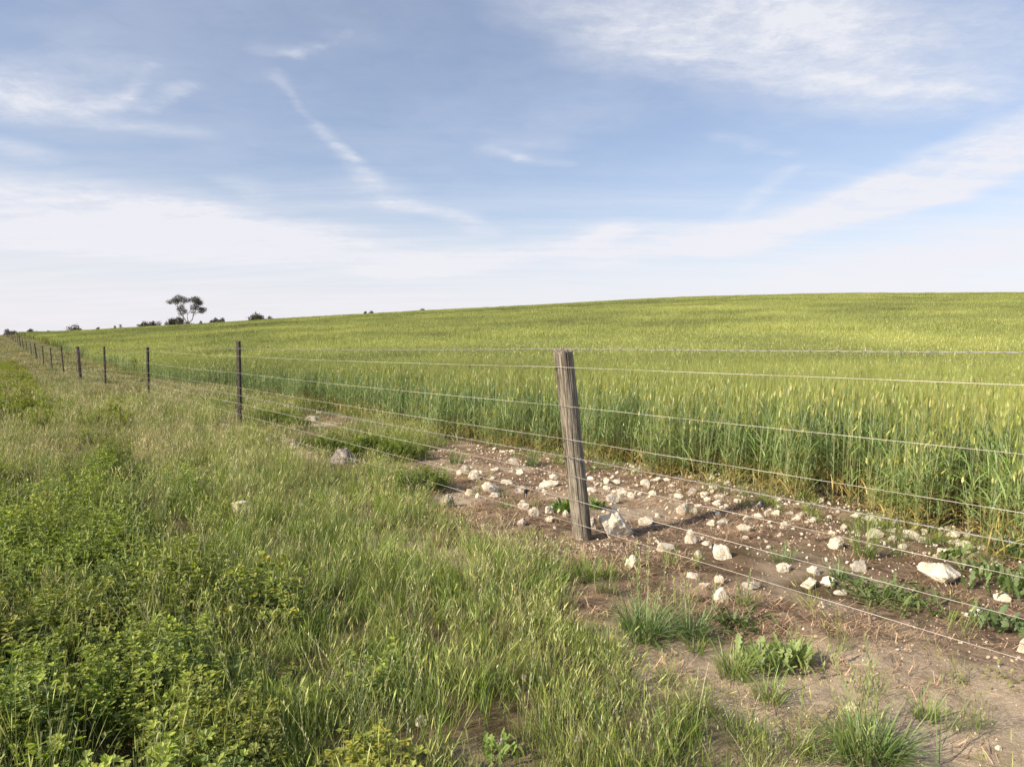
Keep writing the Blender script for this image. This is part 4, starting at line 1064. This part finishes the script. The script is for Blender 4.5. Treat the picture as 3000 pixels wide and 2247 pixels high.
T(2540, 2225, 520, .21, .0045, 1.0, 'big spreading grass tuft with upright seed stems at bottom right', 12, .08, blue0, blue1)
T(2330, 1945, 90, .17, .0035, .25, 'narrow bright green tuft below the big leafy weed, left of the sandy path', 0, .03)
T(2150, 1985, 170, .17, .0030, .22, 'upright yellow green tuft directly left of the pale lobed weed', 0, .05)
T(2250, 2060, 110, .15, .0033, .22, 'lower yellow green tuft on sand in front of the pale lobed weed', 0, .04)
T(2340, 2205, 90, .17, .0030, .35, 'thin wispy tuft left of the big spreading tuft at bottom right', 1, .03)
T(2715, 2110, 80, .12, .0033, .30, 'short dense tuft right behind the big spreading tuft', 0, .03)
T(2040, 1910, 60, .10, .0035, .3, 'small pale tuft between the large seeding tuft and the sand', 0, .03)
T(2455, 1695, 110, .14, .0038, .55, 'short dark tuft under the second lowest wire, left of the flat leafy weed', 0, .03, blue0, blue1)
T(2530, 1635, 130, .30, .0035, .25, 'tall loose tuft between the two lowest wires behind the short dark tuft', 2, .05)
T(2630, 1630, 60, .15, .0033, .4, 'slim tuft beside the tall loose tuft', 0, .03)
T(2290, 1645, 100, .15, .0033, .45, 'tuft with tiny leaves standing in front of a small white stone', 0, .05, blue0, blue1)
T(1560, 1365, 160, .20, .0040, .28, 'bushy dark green tuft close to the crop left of the wooden post', 0, .06, blue0, blue1)
T(1270, 1430, 260, .28, .0042, .45, 'broad grass clump at the edge of the bare soil, right of the lichen boulder', 3, .12, blue0, blue1)
T(1335, 1360, 130, .26, .0040, .3, 'thin grass clump behind the broad clump left of the bare strip', 2, .08, blue0, blue1)
T(1475, 1490, 110, .13, .0038, .7, 'low spreading tuft beside the rounded cream stone', 0, .04, blue0, blue1)
T(1655, 1705, 90, .15, .0035, .2, 'bright tuft between the two tufts in front of the wooden post', 0, .06)
T(1770, 1690, 60, .13, .0035, .2, 'short bright tuft right of the foot of the wooden post', 0, .04)
T(1600, 1740, 110, .16, .0035, .22, 'dense bright tuft where the grass meets the dark soil below the wooden post', 1, .07)
T(1720, 1700, 120, .16, .0035, .2, 'bright upright tuft in front of the foot of the wooden post', 0, .05)
T(1620, 1680, 90, .15, .0035, .2, 'bright thin tuft left of the one at the foot of the wooden post', 0, .05)
T(1555, 1580, 60, .13, .0033, .25, 'small tuft left of the wooden post foot, by the cream stones', 0, .03)
T(2040, 1660, 30, .14, .0035, .3, 'tiny tuft beside the small stone below the blocky white stone', 0, .015)
T(2180, 1775, 25, .13, .0035, .55, 'tiny star shaped tuft right of the smooth white stone', 2, .01)
T(2900, 1650, 40, .12, .0035, .5, 'small dim tuft at the foot of the crop at far right', 0, .03, blue0, blue1)
def Rz(px, py, n, L, W, label, low=1.15, c=(.14, .22, .075), up=0, wide=1.0, name='leafy_weed'):
    return weed(name, rosette(int(px+py)+3, n, L, W, low, c, up, wide), px, py, label, 'weed')
Rz(1660, 1500, 44, .14, .055, 'bright green leafy weed against the left side of the thick wooden post', .8, (.13, .24, .055), .1, 2.4)
Rz(1745, 1490, 22, .12, .05, 'green leafy weed half hidden behind the right side of the wooden post', .9, (.11, .20, .05), .1, 1.5)
Rz(1285, 1490, 9, .15, .045, 'flat weed with toothed pale leaves at the edge of the grass', 1.2, (.20, .30, .10))
Rz(2150, 1830, 40, .12, .035, 'dark leafy rosette right of the large seeding grass tuft', 1.2, (.11, .17, .06), 0, 3)
Rz(2290, 1950, 46, .13, .05, 'pale green lobed weed on sandy soil in the lower right', .75, (.22, .31, .13), .1, 3)
Rz(2235, 1960, 26, .12, .045, 'left half of the pale lobed weed pair in the lower right', .8, (.20, .29, .12), .1, 2.5)
Rz(2540, 1735, 70, .12, .032, 'sprawling dark flat weed left of the broad white slab', 1.35, (.13, .20, .075), 0, 5)
Rz(2640, 1760, 60, .12, .030, 'sprawling narrow leaved weed in front of the broad white slab', 1.35, (.13, .20, .07), 0, 5)
Rz(2700, 1800, 40, .12, .018, 'thin stringy weed reaching under the lowest wire at right', 1.4, (.13, .19, .06), 0, 4)
Rz(2790, 1635, 26, .10, .06, 'broad leaved weed just above the broad white slab', .9, (.16, .24, .085), 0, 3)
Rz(2880, 1680, 30, .13, .055, 'grey green drooping weed right of the broad white slab', 1.15, (.15, .22, .095), 0, 3)
Rz(2955, 1850, 36, .12, .06, 'blue green lobed weed beside the long low white stone at right edge', .9, (.13, .21, .10), .1, 3.5)
Rz(2985, 1740, 50, .15, .05, 'upright leafy weed at the right edge under the wires', .5, (.13, .21, .08), .1, 4)
Rz(2975, 1625, 50, .15, .05, 'shaded leafy weed at the foot of the crop at the right edge', .5, (.10, .17, .06), .1, 4)
Rz(2940, 1990, 22, .035, .022, 'tiny round leaved seedling patch on the sand at the right', 1.0, (.24, .28, .10), 0, 2.4)
Bz(1080, 1335, 26, 0.32, 1.7, 'wild mustard weed with broad leaves behind the lichen boulder')
Bz(960, 1330, 16, 0.22, 1.1, 'dark leafy weed left of the lichen boulder')
Bz(790, 1240, 34, 0.42, 1.3, 'bushy green weed behind the nearest steel post on the field side')
Bz(860, 1258, 22, 0.3, 1.0, 'dark weed bush at the left edge of the small bare patch')
Rz(1500, 1240, 20, .14, .05, 'weed sprouting at the crop edge left of the wooden post', .6, (.12, .2, .06), .1, 3)
Rz(1745, 1385, 14, .10, .035, 'small weed on the bare strip right behind the wooden post', 1.0, (.13, .20, .07), 0, 2)
Rz(2190, 1490, 16, .09, .02, 'little weed beside the dark bluish flat stone', .8, (.13, .19, .07), 0, 2)
Bz(455, 1120, 40, 0.6, 1.5, 'dark green bush of weeds behind the second steel post')
Bz(370, 1105, 30, 0.5, 1.5, 'dark weed clump between the second and third steel posts')
Rz(1955, 2215, 0 or 14, .07, .03, 'leafy sprig among the seed heads at bottom centre', .6, (.20, .30, .09), .1, 1.5)
Rz(1465, 2215, 26, .07, .032, 'light green leafy sprig at the bottom edge of the verge', .6, (.20, .31, .09), .1, 2)
Bz(545, 1150, 30, .6, 1.4, 'dark weeds on the field side between the nearest two steel posts')
Bz(650, 1195, 22, .45, 1.2, 'low dark weed patch just left of the nearest steel post, beyond the wires')
Bz(900, 1205, 26, .45, 1.2, 'dark weeds at the foot of the crop beyond the small bare patch')
Bz(1180, 1345, 20, .28, 1.1, 'green weeds between the lichen boulder and the broad grass clump')
Bz(1240, 1440, 22, .22, 1.0, 'dark leafy weed under the broad grass clump left of the bare strip')
# dead brown wispy bush
b, _ = tuft(2222, 150, .13, .0018, .9, (.26, .16, .09), (.40, .27, .16), 0, .05)
weed('dead_tuft', b, 2680, 1650, 'dead reddish brown wispy tuft above the broad white slab', 'grass tuft', M_STRAW)
# nodding oat spike
b = Buf(); rng = np.random.default_rng(3)
ctr = blades(b, rng, [[0, 0, 0], [.01, .005, 0], [.0, .01, 0]], [2.2, 1.0, .4], [.20, .26, .24], .0040, [.02, .05, .5], [.1, .3, .5], 8, (.20, .27, .12), (.28, .34, .15), 'stem', 1.5)
tip = ctr[1, -1]
for w in range(7):
    f = .6+.4*w/7; p_ = np.array([np.interp(f, np.linspace(0, 1, 9), ctr[1, :, e]) for e in range(3)])
    blades(b, rng, [p_+[.006*w, 0, .002*w]], .1, .035, .006, 1.9-.1*w, .5, 3, (.35, .38, .15), (.5, .48, .25), 'head', .6)
weed('wild_oat', b, 2745, 2240, 'wild oat stalk with a drooping seed head at the bottom right', 'weed', M_GRASS)
# clover flowers among the verge grass, a few pale pink balls
for (px, py) in [(1533, 1990),(1583, 1997),(1460, 1717),(1405, 1735),(1187, 1578),(1193, 1610),(1560, 1800),(1448, 1830),(1525, 1850),(895, 1490),(1688, 2172),(1465, 2180)]:
    x, y = pxg(px, py, .15); g = float(gz(x, y)); b = Buf()
    tube(b, np.array([[0, 0, 0], [.003, .002, .08], [.0, .004, .155]]), [.0012, .001, .0009], 5, (.17, .22, .08))
    root = link('clover_flower', b.mesh('clover_flower', (M_GRASS,)), None, (x, y, g))
    hb = Buf(); m = 46; u = rng.normal(size=(m, 3)); u /= np.linalg.norm(u, axis=1, keepdims=True)
    blades(hb, rng, np.array([0, .004, .157])+u*.003, np.arctan2(u[:, 1], u[:, 0]), .0085, .0032, np.arccos(u[:, 2]), 0, 1, (.5, .4, .4), (.7, .55, .55), 'leaf', 1)
    link('flower_head', hb.mesh('flower_head', (M_FLOWER,)), root)
    tag(root, 'pale pink clover flower head on a thin stalk in the verge grass', 'flower', 'clover flowers in the verge grass')

# ------------------------------------------------------------------ trees beyond the crest
def crown_blob(b, rng, c, rad, n, size, col):
    u = rng.normal(size=(n, 3)); u /= np.linalg.norm(u, axis=1, keepdims=True)
    f = rng.uniform(.35, 1, n)[:, None]**.5
    p = np.array(c)+u*f*np.array(rad)*(1+.25*rng.normal(size=(n, 1)))
    sz = size*rng.uniform(.6, 1.3, (n, 1)); a = rng.normal(size=(n, 3)); a /= np.linalg.norm(a, axis=1, keepdims=True)
    bb = np.cross(a, rng.normal(size=(n, 3))); bb /= np.linalg.norm(bb, axis=1, keepdims=True)
    v = np.stack([p-a*sz, p+bb*sz*.42, p+a*sz, p-bb*sz*.42], 1).reshape(-1, 3)
    i = np.arange(n)[:, None]*4+np.array([[0, 1, 2, 3]])
    cc = np.repeat(np.array([col])*rng.uniform(.7, 1.35, (n, 1)), 4, 0); b.add(v, i, None, cc)
LEAFC = (.070, .066, .040)
def at_depth(px, py, D):
    d = ray(px, py); return d*(D/d[1]) + np.array([0, 0, EYE])
# the tall gum, limbs and clumps placed from its own proportions
D = 330.0; zp = lambda a, b_: at_depth(a*.31646, 820+b_*.31646, D)
bx = zp(1742, 400); g = float(gz(bx[0], bx[1], False))
tall = tag(bpy.data.objects.new('gum_tree', None), 'tall open gum tree with forked bare limbs, highest tree on the skyline', 'tree', 'trees along the skyline'); C.objects.link(tall)
tall.location = (bx[0], bx[1], g)
rel = lambda a, b_, dy=0: zp(a, b_)-np.array([bx[0], bx[1], g])+np.array([0, dy, 0])
limbs = [([(1742,402,0),(1735,395,0),(1712,375,.5),(1690,345,.8),(1665,300,.5),(1645,255,0),(1650,215,-.4),(1665,185,0)], .30),
         ([(1742,402,0),(1742,385,0),(1738,350,-.6),(1742,320,-.5),(1725,295,-.2)], .20),
         ([(1742,402,0),(1760,388,0),(1778,370,0),(1782,345,.6),(1780,318,.9),(1800,290,1),(1815,240,.6),(1820,205,.3)], .28),
         ([(1782,330,.8),(1815,305,1.4),(1850,285,1.4),(1880,285,1)], .13), ([(1645,255,0),(1620,225,-.5),(1590,208,-.6)], .10),
         ([(1742,320,-.5),(1765,280,0),(1765,230,.2),(1760,190,0)], .12), ([(1690,345,.8),(1700,310,0),(1690,290,0)], .09)]
tb = Buf()
for L_, r_ in limbs:
    pts = np.array([rel(*q) for q in L_])
    tube(tb, pts, np.linspace(r_, r_*.35, len(pts)), 8)
gd = rel(1742, 402); tube(tb, np.array([[gd[0], gd[1], -.3], [gd[0], gd[1], max(gd[2], .2)]]), [.42, .38], 8)
link('trunk', tb.mesh('trunk', (M_BARK,), True), tall)
cb = Buf(); rng = np.random.default_rng(8)
for (a, b_, rx, rz_, n) in [(1592,208,26,14,150),(1625,190,28,16,210),(1665,172,34,20,320),(1700,190,26,22,260),(1655,205,34,18,230),(1650,250,24,20,210),(1672,275,26,12,110),(1695,300,28,13,120),(1722,292,20,16,140),(1690,325,18,10,50),(1752,192,22,14,150),(1785,182,34,18,320),(1825,190,36,20,360),(1855,210,24,16,220),(1815,220,34,14,240),(1795,258,26,18,260),(1825,262,28,16,220),(1855,272,30,14,240),(1882,288,20,16,190),(1790,300,24,8,70),(1860,300,26,7,90),(1570,212,10,8,30)]:
    c = rel(a, b_, rng.normal(0, 1.2)); crown_blob(cb, rng, c, (rx*.0502*1.25, rx*.0502*1.1, rz_*.0502*1.55), int(n*2.5), .20, LEAFC)
link('crown', cb.mesh('crown', (M_TREE,)), tall)
def hill_tree(xa, xb, ytop, D, label, seed, airy=.0, yb=None):
    """a bushy tree whose crown spans xa..xb (px of 3000) and tops out at ytop"""
    rng = np.random.default_rng(seed); xm = (xa+xb)/2
    p = at_depth(xm, ytop-2.5, D); g = float(gz(p[0], p[1], False)); H = p[2]-g; W = (xb-xa)/FPX*D
    H = max(H, 1.2)
    root = tag(bpy.data.objects.new('hill_tree', None), label, 'tree', 'trees along the skyline'); C.objects.link(root); root.location = (p[0], p[1], g)
    tb = Buf(); cb = Buf(); nb = max(4, int(W*1.1)); 
    for k_ in range(nb):
        fx = (k_+.5)/nb*2-1; cx = fx*W*.40; top = H*(1-.42*abs(fx)**1.8)*rng.uniform(.88, 1.0)
        rx = W*.16+.25; rz_ = min(H*.24, rx*.9); cz = top-rz_*.9
        for w in range(3 if airy < .5 else 2):
            crown_blob(cb, rng, (cx+rng.normal(0, rx*.3), rng.normal(0, W*.15), cz-w*rz_*.95+rng.normal(0, .1)), (rx, rx*1.1, rz_), int((95 if airy < .5 else 34)*max(.6, rx)), .20+.02*W, LEAFC)
        tube(tb, np.array([[rng.normal(0, .1), 0, -.3], [cx*.3, 0, H*.25], [cx*.75, 0, H*.55], [cx, 0, top-rz_*.6]]), [.05*H, .04*H, .03*H, .012*H], 6)
    link('trunk', tb.mesh('trunk', (M_BARK,), True), root); link('crown', cb.mesh('crown', (M_TREE,)), root)
for q, (xa, xb, yt, D_, lb, airy) in enumerate([
    (8, 34, 966, 300, 'dark tree behind the far end of the fence at the left edge', 0), (28, 57, 971, 330, 'low spreading tree just right of the far end of the fence', 0),
    (78, 101, 963, 360, 'small peaked tree, third from the left on the skyline', 0), (101, 116, 971, 400, 'tiny low tree beside the small peaked tree', 0),
    (137, 148, 969, 420, 'tiny dark round tree between the small peaked tree and the airy tree', 0), (152, 166, 969, 430, 'tiny flat tree just left of the airy thin crowned tree', 0),
    (195, 244, 952, 320, 'airy thin crowned tree with ragged top at the left of the skyline', .6), (282, 291, 959, 330, 'tiny round bush alone right of the airy tree', 0),
    (331, 340, 954, 350, 'tiny pale wispy tree left of a slightly taller wispy one', .7), (346, 360, 951, 350, 'small wispy tree midway between airy tree and the paired round trees', .6),
    (405, 438, 941, 320, 'left one of the two touching round dark trees left of the tall gum', 0), (434, 468, 941, 322, 'right one of the two touching round dark trees left of the tall gum', 0),
    (487, 540, 930, 325, 'broad dark bush under the left limbs of the tall gum', 0), (536, 564, 942, 335, 'low bush at the foot of the tall gum', 0),
    (585, 592, 943, 330, 'tiny speck of a bush just right of the tall gum', 0),
    (615, 640, 931, 325, 'left one of the twin small trees right of the tall gum', 0), (637, 662, 930, 327, 'right one of the twin small trees right of the tall gum', 0),
    (730, 776, 918, 330, 'dark dome shaped tree right of the twin small trees', 0), (776, 804, 927, 332, 'low flat tree touching the dark dome shaped tree', 0),
    (1064, 1075, 914, 340, 'tiny bush top left of the two treetops over the hill', 0), (1075, 1101, 911, 340, 'flat treetop peeking over the middle of the hill', 0), (1224, 1250, 905, 340, 'rightmost treetop peeking over the hill', 0)]):
    hill_tree(xa, xb, yt, D_, lb, 1500+q, airy)
print('objects', len(sc.objects))
